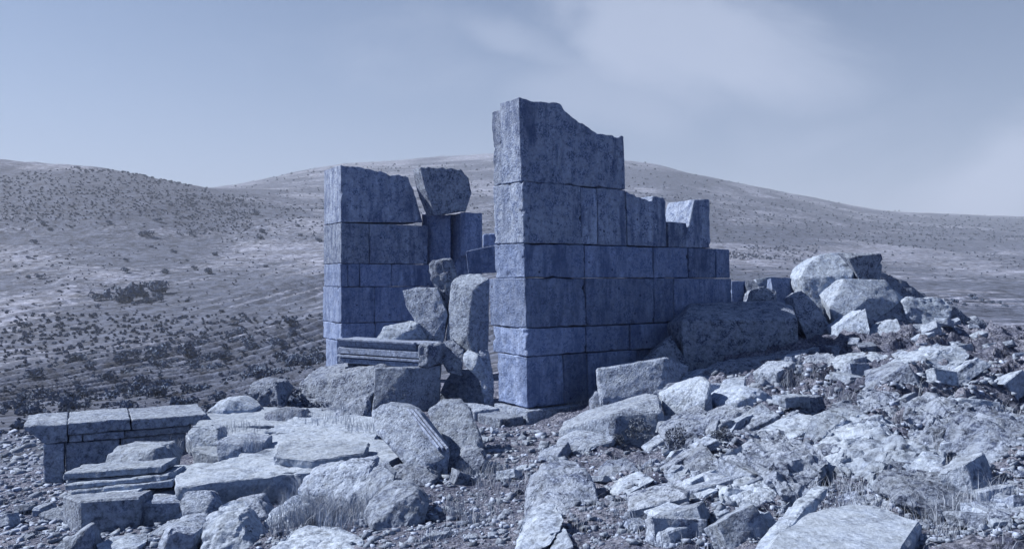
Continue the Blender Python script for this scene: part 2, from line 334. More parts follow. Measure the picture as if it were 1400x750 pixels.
def build_ground():
    a1 = np.linspace(-.66, .66, 590); a0 = np.linspace(-math.pi, -.66, 60)[:-1]; a2 = np.linspace(.66, math.pi, 60)[1:]
    A = np.concatenate([a0, a1, a2]); A[-1] = math.pi
    R = np.concatenate([np.exp(np.linspace(math.log(.4), math.log(3.3), 14))[:-1], np.exp(np.linspace(math.log(3.3), math.log(26), 330))[:-1], np.exp(np.linspace(math.log(26), math.log(450), 500))[:-1], np.exp(np.linspace(math.log(450), math.log(1400), 110))[:-1], np.exp(np.linspace(math.log(1400), math.log(4300), 16))])
    aa, rr = np.meshgrid(A, R); x = (rr*np.sin(aa)).ravel(); y = (rr*np.cos(aa)).ravel(); z = zfull(x, y)
    V = np.stack([x, y, z], 1); na, nr = len(A), len(R)
    i = np.arange(nr-1)[:, None]*na+np.arange(na-1)[None, :]; Fc = np.stack([i, i+1, i+1+na, i+na], -1).reshape(-1, 4)
    Fc = Fc[:, ::-1]
    me = mesh('ground', V, Fc, terrain_mat(), True)
    r = np.hypot(x, y); p = np.stack([x, y, z], 1)
    # how much scrub grows there (0..1), and how far the bare gravel reaches
    t = terrace(x, y); fr = t-np.floor(t); th = np.arctan2(x, y)
    riser = np.exp(-((fr-.83)/.12)**2)
    low = np.clip((230-r)/90, 0, 1)*np.clip((r-18)/14, 0, 1)*np.clip((.05-th)/.15, 0, 1)
    veg = .34+.62*fbm(p*np.array([1/60., 1/60., 1/14.]), 5, 31)+.42*low+.35*riser*np.clip((420-r)/200, .25, 1)
    veg = veg-.3*np.clip((z-.13*r)/30, 0, 1) + .10*np.clip((z/np.maximum(r,1)-.02)/.08, 0, 1)*np.clip((.25-np.abs(z/np.maximum(r,1)-.06))/.25, 0, 1)
    ev = z/np.maximum(r, 1); wob = .012*fbm(p/90., 3, 91)
    veg = veg+.30*np.exp(-((ev-.088+wob)/.022)**2)*np.clip((-.25-th)/.12, 0, 1)*np.clip((r-350)/60, 0, 1)+.22*np.exp(-((ev-.05+wob)/.012)**2)*np.clip((th-.15)/.1, 0, 1)*np.clip((r-250)/80, 0, 1)
    veg = np.where(r < 18, .1, veg)
    for nm, val in (('veg', veg), ('near', np.clip((24-r)/8, 0, 1))):
        at = me.attributes.new(nm, 'FLOAT', 'POINT'); at.data.foreach_set('value', np.clip(val, 0, 1).astype(np.float32))
    tag(link('ground', me), 'stony ground falling to a scrubby valley with terraced hills beyond', None, None, 'structure')
def terrain_mat():
    m = mat('earth_and_scrub'); nt = m.node_tree; L = nt.links.new
    out = N(nt, 'ShaderNodeOutputMaterial'); b = N(nt, 'ShaderNodeBsdfPrincipled'); b.inputs['Roughness'].default_value = .95; b.inputs['Specular IOR Level'].default_value = .1
    geo = N(nt, 'ShaderNodeNewGeometry'); P = geo.outputs['Position']
    av = N(nt, 'ShaderNodeAttribute', attribute_name='veg'); an = N(nt, 'ShaderNodeAttribute', attribute_name='near')
    f1 = noise(nt, P, .09, 8, .68); f2 = noise(nt, P, .35, 6, .7)
    hillc = mixc(nt, ramp(nt, f1, [(.35, 0.), (.65, 1.)]), (.135, .165, .265), (.225, .26, .37))
    s = N(nt, 'ShaderNodeMath', operation='MULTIPLY_ADD'); L(f2, s.inputs[0]); s.inputs[1].default_value = 1.2; L(av.outputs['Fac'], s.inputs[2])
    vm = ramp(nt, s.outputs[0], [(.86, 0.), (1.12, .85)])
    mc = N(nt, 'ShaderNodeMapping'); mc.inputs['Scale'].default_value = (.004, .004, .16); L(P, mc.inputs[0])      # old terrace lines following the contours
    hillc = mixc(nt, ramp(nt, noise(nt, mc.outputs[0], 3., 5, .75), [(.44, .65), (.52, 0.)]), hillc, (.10, .12, .175))
    dots = N(nt, 'ShaderNodeTexVoronoi'); dots.inputs['Scale'].default_value = .30; L(P, dots.inputs[0])           # bushes too far off to build
    gate = N(nt, 'ShaderNodeMath', operation='MULTIPLY'); L(ramp(nt, dots.outputs[0], [(.22, 1.), (.40, 0.)]), gate.inputs[0]); L(ramp(nt, f1, [(.44, 0.), (.58, .8)]), gate.inputs[1])
    hillc = mixc(nt, gate.outputs[0], hillc, (.06, .08, .13))
    hillc = mixc(nt, vm, hillc, (.055, .073, .125))
    n1 = noise(nt, P, 2.2, 8, .7); n2 = noise(nt, P, 26, 5, .75)
    nearc = mixc(nt, ramp(nt, n1, [(.4, 0.), (.6, 1.)]), (.11, .135, .225), (.30, .345, .49))
    nearc = mixc(nt, ramp(nt, n2, [(.40, .8), (.56, 0.)]), nearc, (.036, .050, .115))
    hsp = noise(nt, P, .22, 12, .85); hillc = mixc(nt, 1., hillc, ramp(nt, hsp, [(.40, .35), (.5, .95), (.60, 1.6)]), 'MULTIPLY')
    c = mixc(nt, an.outputs['Fac'], hillc, nearc); L(c, b.inputs[0])
    v = N(nt, 'ShaderNodeTexVoronoi'); v.inputs['Scale'].default_value = 22; L(P, v.inputs[0])
    hh = N(nt, 'ShaderNodeMath', operation='MULTIPLY_ADD'); L(n2, hh.inputs[0]); hh.inputs[1].default_value = 1.5; L(n1, hh.inputs[2])
    h3 = N(nt, 'ShaderNodeMath', operation='SUBTRACT'); L(hh.outputs[0], h3.inputs[0]); L(v.outputs[0], h3.inputs[1])
    bp = N(nt, 'ShaderNodeBump'); bp.inputs['Distance'].default_value = .05; L(h3.outputs[0], bp.inputs['Height']); L(an.outputs['Fac'], bp.inputs['Strength'])
    b2 = N(nt, 'ShaderNodeBump'); b2.inputs['Distance'].default_value = 1.6; b2.inputs['Strength'].default_value = .5; L(f2, b2.inputs['Height']); L(bp.outputs[0], b2.inputs['Normal'])
    L(b2.outputs[0], b.inputs['Normal']); L(b.outputs[0], out.inputs[0]); return m
build_ground()

# ------------------------------------------------------------------ standing masonry
class Frame:
    """a wall's own axes: t along its long face, w into its thickness, z up"""
    def __init__(s, px, D, ang, lean=0., z0=0.):
        s.o = np.array([(px-700)/F*D, D]); a = math.radians(ang); s.u = np.array([math.cos(a), math.sin(a)]); s.v = np.array([-math.sin(a), math.cos(a)]); s.lean = lean; s.z0 = z0; s.D = D
    def t(s, px):
        q = (px-700)/F; return (q*s.o[1]-s.o[0])/(s.u[0]-q*s.u[1])
    def w(s, px):
        q = (px-700)/F; return (q*s.o[1]-s.o[0])/(s.v[0]-q*s.v[1])
    def z(s, py, t=0.): return -(py-HY)/F*(s.o[1]+s.u[1]*t)
    def P(s, t, w, z):
        xy = s.o+s.u*t+s.v*w; return np.array([xy[0]-(z-s.z0)*s.lean, xy[1], z])
def block(fr, parent, prof, w0, w1, m=None, amp=.012, chips=4, name='stone_block', label=None, bev=.014, twist=0., px=4.2, org=None, cuts=()):
    """one squared block: outline in (t, z), thickness w0..w1"""
    SEED[0] += 1; rs = random.Random(SEED[0]); j = rs.uniform(-.02, .02)
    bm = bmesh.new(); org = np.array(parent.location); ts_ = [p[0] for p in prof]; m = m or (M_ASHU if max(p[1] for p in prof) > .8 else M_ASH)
    if len(prof) > 5:      # the broken edge: jagged, not cut
        q = []
        for i, (a, b) in enumerate(zip(prof, prof[1:]+prof[:1])):
            q.append(tuple(a)); ln = math.hypot(b[0]-a[0], b[1]-a[1])
            if i >= 2 and abs(b[0]-a[0]) > .05 and a[1] > min(p[1] for p in prof)+.2 and b[1] > min(p[1] for p in prof)+.2:
                k = int(ln/.07)
                for h in range(1, k): f = h/k; q.append((a[0]+(b[0]-a[0])*f, a[1]+(b[1]-a[1])*f+rs.uniform(-.03, .02)))
        prof = q
    prof = [p if isinstance(p[0], float) or True else p for p in prof]
    fa = [bm.verts.new(tuple(fr.P(t, w0+j, z)-org)) for t, z in prof]; fb = [bm.verts.new(tuple(fr.P(t, w1+j, z)-org)) for t, z in prof]
    n = len(prof); bm.faces.new(fa); bm.faces.new(fb[::-1])
    for i in range(n): bm.faces.new((fa[i], fb[i], fb[(i+1) % n], fa[(i+1) % n]))
    bmesh.ops.recalc_face_normals(bm, faces=bm.faces)
    for pc, nc in cuts:
        r = bmesh.ops.bisect_plane(bm, geom=bm.verts[:]+bm.edges[:]+bm.faces[:], plane_co=tuple(np.array(pc)-org), plane_no=nc, clear_outer=True)
        bmesh.ops.contextual_create(bm, geom=[g for g in r['geom_cut'] if isinstance(g, bmesh.types.BMEdge)])
    V, Fc = refine(bm, fr.D/F*px, bev, amp, SEED[0], chips*4+3, 0, 8000, chipr=.33, lump=1.2)
    me = mesh(name, V, Fc, m or M_ASH); auto(me)
    o = link(name, me, parent)
    if label: o['label'] = label
    return o
g_ = .004
def rect(t0, t1, z0, z1): return [(t0+g_, z0+g_), (t1-g_, z0+g_), (t1-g_, z1-g_), (t0+g_, z1-g_)]
def tower():
    fr = Frame(720, 13.4, 34, lean=.026, z0=-1.3)
    t_ = fr.t
    r = empty('ruined_wall', tuple(fr.P(2, .4, -2.5)), 'tall ruined ashlar wall with a sunlit narrow end, highest at its near corner', 'ruined wall')
    z1, z2, z3, z4, z5, z6, z7 = 3.02, 1.61, .585, 0., -.84, -1.31, -2.17
    # top course: one tall broken orthostat and the slab set behind it
    Z = lambda px, py: (t_(px), fr.z(py, t_(px)))
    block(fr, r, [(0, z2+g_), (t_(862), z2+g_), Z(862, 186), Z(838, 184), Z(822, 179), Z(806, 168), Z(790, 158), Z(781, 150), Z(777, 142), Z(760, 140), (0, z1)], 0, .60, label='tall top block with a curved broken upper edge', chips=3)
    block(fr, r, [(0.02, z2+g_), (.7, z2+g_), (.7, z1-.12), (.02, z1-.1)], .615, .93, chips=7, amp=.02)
    for w, z in ((.64, 2.02), (.2, 1.86)): pass
    # second course
    block(fr, r, rect(0, t_(800), z3, z2), 0, .92, chips=6)
    block(fr, r, rect(t_(800), t_(823), z3, z2), .015, .8)
    block(fr, r, rect(t_(823), t_(862), z3, z2), 0, .8)
    block(fr, r, [(t_(862)+g_, z3+g_), (t_(915), z3+g_), Z(915, 276), Z(912, 269), Z(898, 268), Z(897, 274), Z(880, 270), (t_(862)+g_, z2-.02)], 0, .75, chips=5)
    ta, tb = t_(918), t_(975)
    block(fr, r, [(ta, z3+g_), (tb, z3+g_), Z(975, 272), (ta, fr.z(274, ta))], .0, .85, chips=4, label='end block with a broken sunlit upper corner',
          cuts=[(fr.P(t_(944), 0, .9), (-.86, -.42, .28))])
    block(fr, r, [(ta, z3+g_), (t_(950), z3+g_), (t_(943), fr.z(303, ta)), (ta, fr.z(303, ta))], .01, .5, chips=2)
    # lower courses
    def course(za, zb, joints, w0=0., wend=.92, wid=.85):
        ts = [0.]+[t_(j) for j in joints]
        for i in range(len(ts)-1): block(fr, r, rect(ts[i], ts[i+1], zb, za), w0, (wend if i == 0 else wid), amp=.02 if i == 0 else .013, chips=2 if i == 0 else 1)
    course(z3, z4, [803, 897, 944, 981, 1000])
    course(z4, z5, [803, 895, 922, 1001], w0=-.02, wend=1.1)
    course(z5, z6, [802, 862, 925, 1001], w0=-.015, wend=1.03)
    course(z6, z7, [771, 803, 870, 940, 1001], w0=.0, wend=.9)
    # plinth under it
    for a, b in ((-.12, 1.0), (1.01, 2.3), (2.31, 3.8), (3.81, 5.3)): block(fr, r, rect(a, b, -2.75, z7-.01), -.14, .9, m=M_FALL, chips=5, amp=.02, name='plinth_block')
    block(fr, r, rect(-.62, -.13, -2.8, z7-.10), -.05, .62, m=M_FALL, chips=7, amp=.02, name='plinth_block')
    block(fr, r, rect(-.66, -.14, -2.8, z7-.07), .64, 1.5, m=M_FALL, chips=7, amp=.02, name='plinth_block')
    # projecting boss on the fifth course of the end face, and clamp holes
    return fr
TF = tower()
def left_pier():
    fr = Frame(466, 20., 32, lean=0)
    t_ = fr.t; Z = lambda px, py: (t_(px), fr.z(py, t_(px)))
    r = empty('ruined_pier', tuple(fr.P(1.2, .4, -2.8)), 'square ruined ashlar pier left of the tall wall, sunlit along its left edge', 'ruined pier')
    zs = [fr.z(y) for y in (225, 304, 360, 392, 442, 466, 540)]; we = fr.w(443)
    block(fr, r, [(0, zs[1]), Z(578, 304), Z(573, 285), Z(566, 262), Z(558, 242), Z(545, 238), Z(533, 240), Z(520, 234), Z(505, 231), (.0, zs[0])], 0, we, chips=4, label='top block with a sloping worn upper edge')
    def course(i, joints, w0=0., we_=we, t0=0.):
        ts = [t0]+[t_(j) for j in joints]
        for k in range(len(ts)-1): block(fr, r, rect(ts[k], ts[k+1], zs[i+1], zs[i]), w0, we_ if k == 0 else .8, chips=2 if k == 0 else 1)
    course(1, [505, 585], we_=we*1.04); course(2, [476, 492, 535, 592], w0=.01); course(3, [512, 592], w0=-.01, we_=we*1.1); course(4, [513, 580], we_=we*1.08)
    course(5, [485, 580], t0=-.05, w0=.15, we_=we*.8)
left_pier()
def door_pier():
    r = empty('door_pier', tuple(W(618, 400, 21)), 'broken door pier topped by a leaning dark block, right of the square pier', 'ruined pier')
    def hb(pts, D, T, label=None, m=None, amp=.02, chips=4, shrink=.95):
        A = np.array([W(x, y, D+d) for x, y, d in pts]); B = A.copy(); B[:, 1] += T; c = A.mean(0); B[:, 0] = c[0]+(B[:, 0]-c[0])*shrink
        me = rock_mesh('stone_block', np.vstack([A, B])-np.array(r.location), m or M_ASH, D/F*4.2, .02, amp, chips)
        o = link('stone_block', me, r); 
        if label: o['label'] = label
    fc = Frame(590, 20.55, 30); Zc = lambda px, py: (fc.t(px), fc.z(py, fc.t(px)))
    block(fc, r, [Zc(595, 294), Zc(637, 289), Zc(645, 264), Zc(641, 243), Zc(630, 231), Zc(575, 228), Zc(576, 238), Zc(584, 266)], 0, .55, m=M_ROUGH, amp=.018, chips=2, label='rough dark block flaring upward like a worn capital')
    hb([(577, 293, .5), (607, 293, .1), (616, 294, .0), (616, 400, .0), (590, 400, .4), (578, 360, .5)], 21.0, .6)
    hb([(613, 293, .35), (631, 291, .05), (631, 352, 0.05), (613, 372, .3)], 21.0, .6, chips=7)
    hb([(629, 291, .15), (636, 290, .0), (659, 291, .28), (659, 346, .28), (636, 350, 0), (629, 352, .15)], 20.7, .6)
    hb([(629, 350, .15), (659, 346, .28), (659, 420, .28), (629, 420, 0), (590, 400, .2), (590, 440, .2)], 20.9, .5)
    hb([(636, 343, 0), (680, 334, .2), (684, 372, .2), (640, 374, .0)], 17.8, .7, amp=.012)
    hb([(660, 320, 0), (690, 317, 0), (690, 336, 0), (660, 337, 0)], 19.5, .6)
door_pier()

# ------------------------------------------------------------------ fallen blocks, slabs and boulders
H = hero
JD = 15.6
H('fallen_block', 'large sunlit block standing upright against the end of the tall wall', 'stone block', None, [(616, 384, .35), (629, 374, .6), (656, 373, .6), (670, 381, .25), (648, 394, 0), (668, 482, .35), (650, 478, .05), (640, 455, -.02), (622, 477, .3), (609, 466, .45)], .4, D=JD-.4, amp=.015, m=M_FALL)
H('fallen_block', 'dark rough block leaning on its corner in front of the square pier', 'stone block', None, shrink=1., bev=.012, pts= [(550, 397, .35), (574, 392, .3), (598, 393, .1), (612, 430, 0), (606, 462, 0), (588, 466, 0), (570, 440, .15), (555, 418, .3)], T=.5, D=JD, m=M_ROUGH, amp=.018, chips=5)
H('fallen_rock', 'lumpy leaning rock wedged between the leaning block and the upright block', 'rock', None, [(586, 362, .2), (598, 349, .2), (613, 348, .1), (631, 374, .1), (630, 390, .1), (616, 440, 0), (606, 432, 0), (592, 388, .1)], .45, D=JD+.3, m=M_ROUGH, amp=.04, chips=8)
H('fallen_rock', 'pale broken stone lying behind the carved lintel', 'rock', None, [(513, 464, .1), (524, 446, .2), (561, 438, .25), (573, 441, .1), (560, 452, -.05), (588, 467, .1), (566, 468, 0), (530, 468, 0)], .5, D=JD-.1, m=M_PALE, amp=.02)
H('fallen_rock', 'smooth shaded boulder in the gap beneath the upright block', 'rock', (632, 552), [(598, 548, .1), (604, 530, .2), (615, 507, .3), (648, 503, .3), (672, 518, .2), (674, 550, .1), (640, 556, -.1)], .7, m=M_FALL, amp=.03)
H('fallen_rock', 'pale jagged rock under the foot of the upright block', 'rock', None, [(632, 484, .25), (638, 476, .3), (655, 484, .1), (668, 506, .1), (665, 522, 0), (645, 510, 0), (634, 500, .1)], .4, D=14.6, m=M_PALE, amp=.03, chips=8)
H('fallen_rock', 'small dark rock between the lintel end and the upright block', 'rock', None, [(602, 470, .3), (618, 462, .3), (634, 478, .1), (632, 505, 0), (612, 500, 0), (603, 492, .1)], .4, D=14.9, m=M_ROUGH, amp=.03)
H('fallen_rock', 'narrow shaded rock tight against the wall end above the weeds', 'rock', None, [(655, 470, .4), (668, 480, .4), (676, 520, .2), (674, 548, .2), (662, 548, .1), (655, 520, .2)], .4, D=14.5, m=M_FALL, amp=.03)
def lintel():
    D = 14.75; a = math.radians(-24); u = np.array([math.cos(a), math.sin(a)]); nrm = np.array([math.sin(a), -math.cos(a)])
    o = W(464, 470, D+.85)[:2]; Lg = 1.98; top = -1.17; 
    r = empty('carved_lintel', (o[0], o[1], top-.5), 'fallen lintel with moulded bands lying on top of a rough boulder', 'lintel')
    org = np.array(r.location)
    def bar(name, t0, t1, prof, m, amp, L=.06, label=None, bev=.006, chips=0):
        bm = bmesh.new(); SEED[0] += 1
        def P(t, d, z): xy = o+u*t+nrm*d; return tuple(np.array([xy[0], xy[1], top+z-.015*t])-org)
        A = [bm.verts.new(P(t0, d, z)) for d, z in prof]; B = [bm.verts.new(P(t1, d, z)) for d, z in prof]; n = len(prof)
        bm.faces.new(A); bm.faces.new(B[::-1])
        for i in range(n): bm.faces.new((A[i], B[i], B[(i+1) % n], A[(i+1) % n]))
        V, Fc = refine(bm, L, bev, amp, SEED[0], chips, 0, 9000, .3); me = mesh(name, V, Fc, m); auto(me); q = link(name, me, r)
        if label: q['label'] = label
    bar('lintel_body', 0, Lg, [(-.55, 0), (.02, 0), (.02, -.03), (-.03, -.06), (.03, -.24), (.0, -.25), (.0, -.47), (-.5, -.47)], M_MOULD, .006, chips=2)
    bar('crown_moulding', 0, Lg-.25, [(.02, 0.012), (.10, 0.008), (.10, -.03), (.055, -.045), (.02, -.14), (-.02, -.15), (-.02, 0)], M_MOULD, .004)
    bar('fascia', .01, Lg-.1, [(.0, -.155), (.075, -.165), (.085, -.275), (.0, -.28)], M_MOULD, .004)
    bar('fascia', .01, Lg-.08, [(.0, -.29), (.095, -.30), (.10, -.345), (.0, -.35)], M_MOULD, .004)
    bar('fascia', .01, Lg-.1, [(.0, -.36), (.055, -.37), (.065, -.455), (.0, -.46)], M_MOULD, .004)
    # rough broken end
    c = o+u*(Lg+.02); me = rock_mesh('broken_end', np.array([[x, y, z] for x in (-.14, .1) for y in (-.2, .42) for z in (-.46, -.04)]+[[.14, 0, -.2]]), M_ROUGH, .05, .03, .04, 8)
    q = link('broken_end', me, r, tuple(np.array([c[0], c[1], top])-org)); q.rotation_euler.z = a
    # bead and reel under the crown
    V0, F0 = ico(1); k = 0; meb = mesh('bead', V0*np.array([.02, .014, .014]), F0, M_MOULD, True)
    for t in np.arange(.06, Lg-.25, .055):
        xy = o+u*t+nrm*.06; q = link('bead', meb, r, tuple(np.array([xy[0], xy[1], top-.41-.015*t])-org)); q.rotation_euler.z = a
def ico(sub):
    bm = bmesh.new(); bmesh.ops.create_icosphere(bm, subdivisions=sub, radius=1); bm.verts.index_update()
    V = np.array([v.co for v in bm.verts]); Fc = np.array([[v.index for v in f.verts] for f in bm.faces]); bm.free(); return V, Fc
lintel()
H('boulder', 'big pitted boulder carrying the carved lintel, its left side in sun', 'boulder', (450, 562), [(408, 522, .6), (420, 505, .9), (462, 498, .7), (530, 498, .35), (536, 520, .1), (512, 560, 0), (470, 566, -.1), (412, 558, .4), (415, 540, .4)], 1.2, m=M_ROUGH, amp=.04, chips=10)
H('fallen_block', 'square block in deep shade under the right half of the carved lintel', 'stone block', (555, 562), [(512, 502, .1), (602, 500, .3), (600, 560, .3), (508, 562, 0), (560, 564, -.1), (556, 502, -.05)], .9, m=M_FALL, amp=.015)
H('rock', 'rounded rock on the left brow, standing behind the pale slabs', 'rock', None, [(336, 540, .1), (342, 520, .3), (360, 517, .3), (385, 521, .2), (393, 535, .1), (380, 548, 0), (345, 549, 0)], .6, D=14.4, m=M_ROUGH, amp=.035, chips=8, bury=.5)
# pale slabs of the paving on the left
def slab(label, pts, D, thick, m=M_SLAB, amp=.024, name='paving_slab', chips=7, strata=0., cat='stone slab'):
    """flat stone: top outline given in the photo on one level, then dropped by its thickness"""
    z = -(pts[0][1]-HY)/F*D
    top = np.array([[(x-700)/F*(-z*F/(y-HY)), -z*F/(y-HY), z] for x, y in pts]); bot = top.copy(); bot[:, 2] -= thick; c = top.mean(0); bot[:, :2] = c[:2]+(bot[:, :2]-c[:2])*.97
    P = np.vstack([top, bot]); org = np.array([c[0], c[1], z-thick])
    bm = bmesh.new(); SEED[0] += 1; n = len(pts)
    A = [bm.verts.new(tuple(p-org)) for p in top]; B = [bm.verts.new(tuple(p-org)) for p in bot]
    bm.faces.new(A); bm.faces.new(B[::-1])
    for i in range(n): bm.faces.new((A[i], B[i], B[(i+1) % n], A[(i+1) % n]))
    V, Fc = refine(bm, D/F*5, .02, amp, SEED[0], chips, strata, 12000, .7); me = mesh(name, V, Fc, m); auto(me)
    return tag(link(name, me, None, org), label, cat)
slab('long bright paving slab with a dark front edge, widest of the pale slabs', [(238, 662), (262, 664), (330, 653), (392, 648), (470, 640), (520, 634), (552, 622), (540, 604), (510, 590), (440, 584), (372, 590), (352, 606), (300, 628), (236, 634)], 8.0, .45, amp=.032, chips=16, strata=.012)
slab('pale slab at the back of the paving below the lone rock', [(262, 581), (300, 584), (372, 580), (420, 582), (470, 578), (482, 566), (430, 556), (330, 556), (285, 562)], 12.0, .22)
slab('broken pale ledge stone with a notched dark front', [(252, 594), (268, 606), (335, 602), (372, 598), (366, 585), (300, 582), (262, 584)], 10.9, .24, chips=10)
slab('thin pale slab lying across the middle of the paving', [(360, 588), (420, 592), (520, 596), (560, 590), (548, 574), (480, 566), (400, 570)], 11.0, .12, chips=8)
slab('low lit stone left of the paving, in front of the ledge stone', [(262, 614), (300, 622), (345, 618), (364, 606), (330, 600), (270, 604)], 10.0, .22, chips=8)
H('rock', 'pale wedge shaped stone at the back left corner of the paving', 'rock', None, [(283, 561, .0), (302, 545, .2), (326, 543, .3), (352, 556, .1), (345, 562, 0), (306, 562, -.1), (316, 546, .05)], .5, D=13.2, m=M_PALE, amp=.015, bury=.4)
H('rock', 'rough low boulder between the pale paving and the pitted boulder', 'rock', (480, 592), [(440, 590, .3), (452, 565, .5), (480, 545, .5), (500, 543, .4), (512, 560, .1), (505, 592, 0), (470, 594, -.05)], .6, m=M_ROUGH, amp=.035, chips=9)
H('rock', 'thin crumbled ledge under the pitted boulder', 'rock', None, [(412, 563, .3), (470, 556, .3), (505, 560, .1), (500, 570, 0), (470, 573, 0), (420, 572, .1)], .5, D=13.3, m=M_ROUGH, amp=.03, bury=.3)
slab('narrow pale slab stepping up behind the long bright paving slab', [(372, 622), (430, 628), (500, 618), (506, 604), (440, 600), (380, 604)], 8.9, .14, chips=8)
slab('cracked pale slab at the right rear of the paving under the crumbled ledge', [(420, 578), (470, 582), (512, 576), (500, 562), (440, 562)], 12.3, .16, chips=8)
for lab, pts, D_, T_, m_ in (
 ('dark sided block at the front of the broken ledge stones', [(295, 600, .1), (330, 596, .2), (362, 600, .2), (364, 626, .1), (338, 632, 0), (298, 628, 0), (330, 608, 0)], 9.6, .4, M_FALL),
 ('pale stone wedged between the low wall and the paving', [(255, 594, .1), (270, 584, .2), (296, 586, .2), (300, 606, 0), (270, 612, 0)], 10.2, .4, M_PALE),
 ('low crusted stone with a square notch near the back of the paving', [(356, 566, .1), (380, 558, .2), (412, 560, .2), (416, 572, 0), (372, 578, 0)], 12.4, .4, M_ROUGH),
 ('pale slab tilted against the front of the long paving slab', [(236, 700, 0), (250, 672, .3), (286, 668, .35), (300, 700, .1), (270, 716, 0)], 7.6, .2, M_FALL),
 ('dark lump below the front edge of the long paving slab', [(300, 712, 0), (318, 684, .25), (352, 680, .3), (366, 706, .1), (335, 722, 0)], 7.5, .3, M_ROUGH)):
    H('rock', lab, 'rock', None, pts, T_, D=D_, m=m_, chips=8)
# carved cornice block and its boulder neighbour
CD = G(590, 652)
co_ = H('cornice_block', 'fallen cornice block with a row of carved beads on its broad sunlit face', 'stone block', (590, 652), [(506, 562, .85), (520, 552, .95), (553, 554, .9), (570, 562, .8), (615, 618, .2), (612, 640, .05), (590, 648, -.05), (582, 636, -.12), (560, 630, 0), (540, 610, .2), (512, 590, .55)], .5, m=M_FALL, amp=.010, chips=4)
def on_plane(px, py, a, b, c):
    A, B, C = (W(*q) for q in (a, b, c)); n = np.cross(B-A, C-A); d = np.array([(px-700)/F, 1, -(py-HY)/F]); k = A.dot(n)/d.dot(n)
    n = n/np.linalg.norm(n); n = n if n[1] < 0 else -n
    return d*k, n
PA, PB, PC = (512, 590, CD+.55), (582, 636, CD-.12), (565, 560, CD+.82)
def ornament():
    V0, F0 = ico(1); me = mesh('carved_bead', V0*np.array([.017, .017, .012]), F0, M_PALE, True)
    for i in range(9):
        f = i/8; p, n = on_plane(527+f*23, 586+f*27, PA, PB, PC); p = p+n*.012
        q = link('carved_bead', me, co_, tuple(p-np.array(co_.location))); q.rotation_euler = Vector(n).to_track_quat('Z', 'Y').to_euler()
    for k, off in enumerate((0, 6, 12)):
        a, n = on_plane(556+off, 558+off*.1, PA, PB, PC); b, n = on_plane(600+off, 612+off*.1, PA, PB, PC)
        d = (b-a); s = np.cross(n, d); s = s/np.linalg.norm(s)*.014
        P = [x+y+z for x in (a, b) for y in (s, -s) for z in (n*.010, -n*.05)]
        P = np.array(P)-np.array(co_.location); me2 = rock_mesh('fillet_moulding', P, M_MOULD, .04, .005, .004, 2); link('fillet_moulding', me2, co_)
ornament()
H('boulder', 'rounded sunlit boulder leaning against the right side of the carved cornice block', 'boulder', (640, 628), [(584, 560, .7), (600, 548, .8), (625, 547, .7), (645, 560, .5), (663, 600, .2), (655, 614, .0), (626, 622, -.05), (612, 612, .1), (592, 585, .5)], .6, m=M_FALL, amp=.02)
H('rock', 'small broken foot stone below the rounded boulder and cornice block', 'rock', (640, 645), [(612, 632, .2), (630, 618, .2), (655, 608, .2), (664, 628, 0), (650, 644, 0), (622, 646, 0)], .4, m=M_ROUGH, amp=.03, chips=8)
# low coping wall at far left
def coping_wall():
    fr = Frame(33, 11.4, 28)
    t_ = fr.t; r = empty('low_wall', tuple(fr.P(1, .3, -3.3)), 'low dark wall with pale coping slabs at the left edge of the ruin', 'low wall')
    zt = fr.z(583)
    # corner block: thin lip, then a hollow moulding drawn in to the pier below
    block(fr, r, [(0, zt-.05), (t_(24)*.0-.02, zt), (t_(92), zt), (t_(92), zt-.27), (t_(59), zt-.27), (t_(53), zt-.2), (t_(44), zt-.12)][::-1], 0, 1.15, m=M_FALL, amp=.012, chips=1, name='coping_block', label='corner coping block with a hollow moulded end')
    for a, b, dd in ((92.6, 179.5, .008), (180, 283, -.006)):
        block(fr, r, rect(t_(a), t_(b), zt-.175, zt+dd), -.01, 1.15, m=M_FALL, amp=.014, chips=1, name='coping_block', label='coping block with a pale weathered top')
    for a, b in ((93, 113), (113, 171), (171, 262)): block(fr, r, rect(t_(a), t_(b), zt-.29, zt-.177), .03, .8, m=M_FALL, chips=1)
    block(fr, r, rect(t_(59), t_(88), zt-1.2, zt-.275), .03, .75, m=M_FALL, chips=2, label='upright pier block with a sunlit edge')
    for a, b in ((89, 165), (165, 255)): block(fr, r, rect(t_(a), t_(b), zt-.72, zt-.293), .09, .8, m=M_FALL, chips=1)
    for a, b in ((89, 150), (150, 255)): block(fr, r, rect(t_(a), t_(b), zt-1.35, zt-.723), .1, .8, m=M_FALL, chips=1)
coping_wall()
H('fallen_block', 'pale flat faced block in front of the low wall', 'stone block', None, [(142, 636, .1), (146, 620, .25), (160, 609, .4), (220, 608, .45), (235, 626, .35), (232, 640, .2), (208, 640, 0), (175, 640, 0), (214, 612, .1)], .45, D=9.7, m=M_PALE, amp=.015, bury=.3)
def cornice_stack():
    D = 8.3; r = empty('moulded_slab', tuple(W(160, 690, D+.4)), 'long moulded slab with stepped layers lying before the low wall', 'stone slab'); org = np.array(r.location)
    def lay(x0, x1, yt, yb, d0, dep, sl=8):
        A = [W(x0, yt+2, D+d0+.1), W(x1, yt-sl, D+d0), W(x1, yb-sl, D+d0), W(x0, yb+2, D+d0+.1)]
        B = [p+np.array([.0, dep, 0]) for p in A]
        me = rock_mesh('moulded_layer', np.array(A+B)-org, M_PALE, .03, .012, .014, 6); link('moulded_layer', me, r)
    lay(86, 222, 644, 654, .10, .4); lay(90, 226, 654.5, 659, .14, .35); lay(88, 232, 660, 668, .02, .4, 12); lay(96, 236, 669, 680, -.04, .4, 14); lay(105, 190, 676, 684, -.1, .4, 6)
cornice_stack()
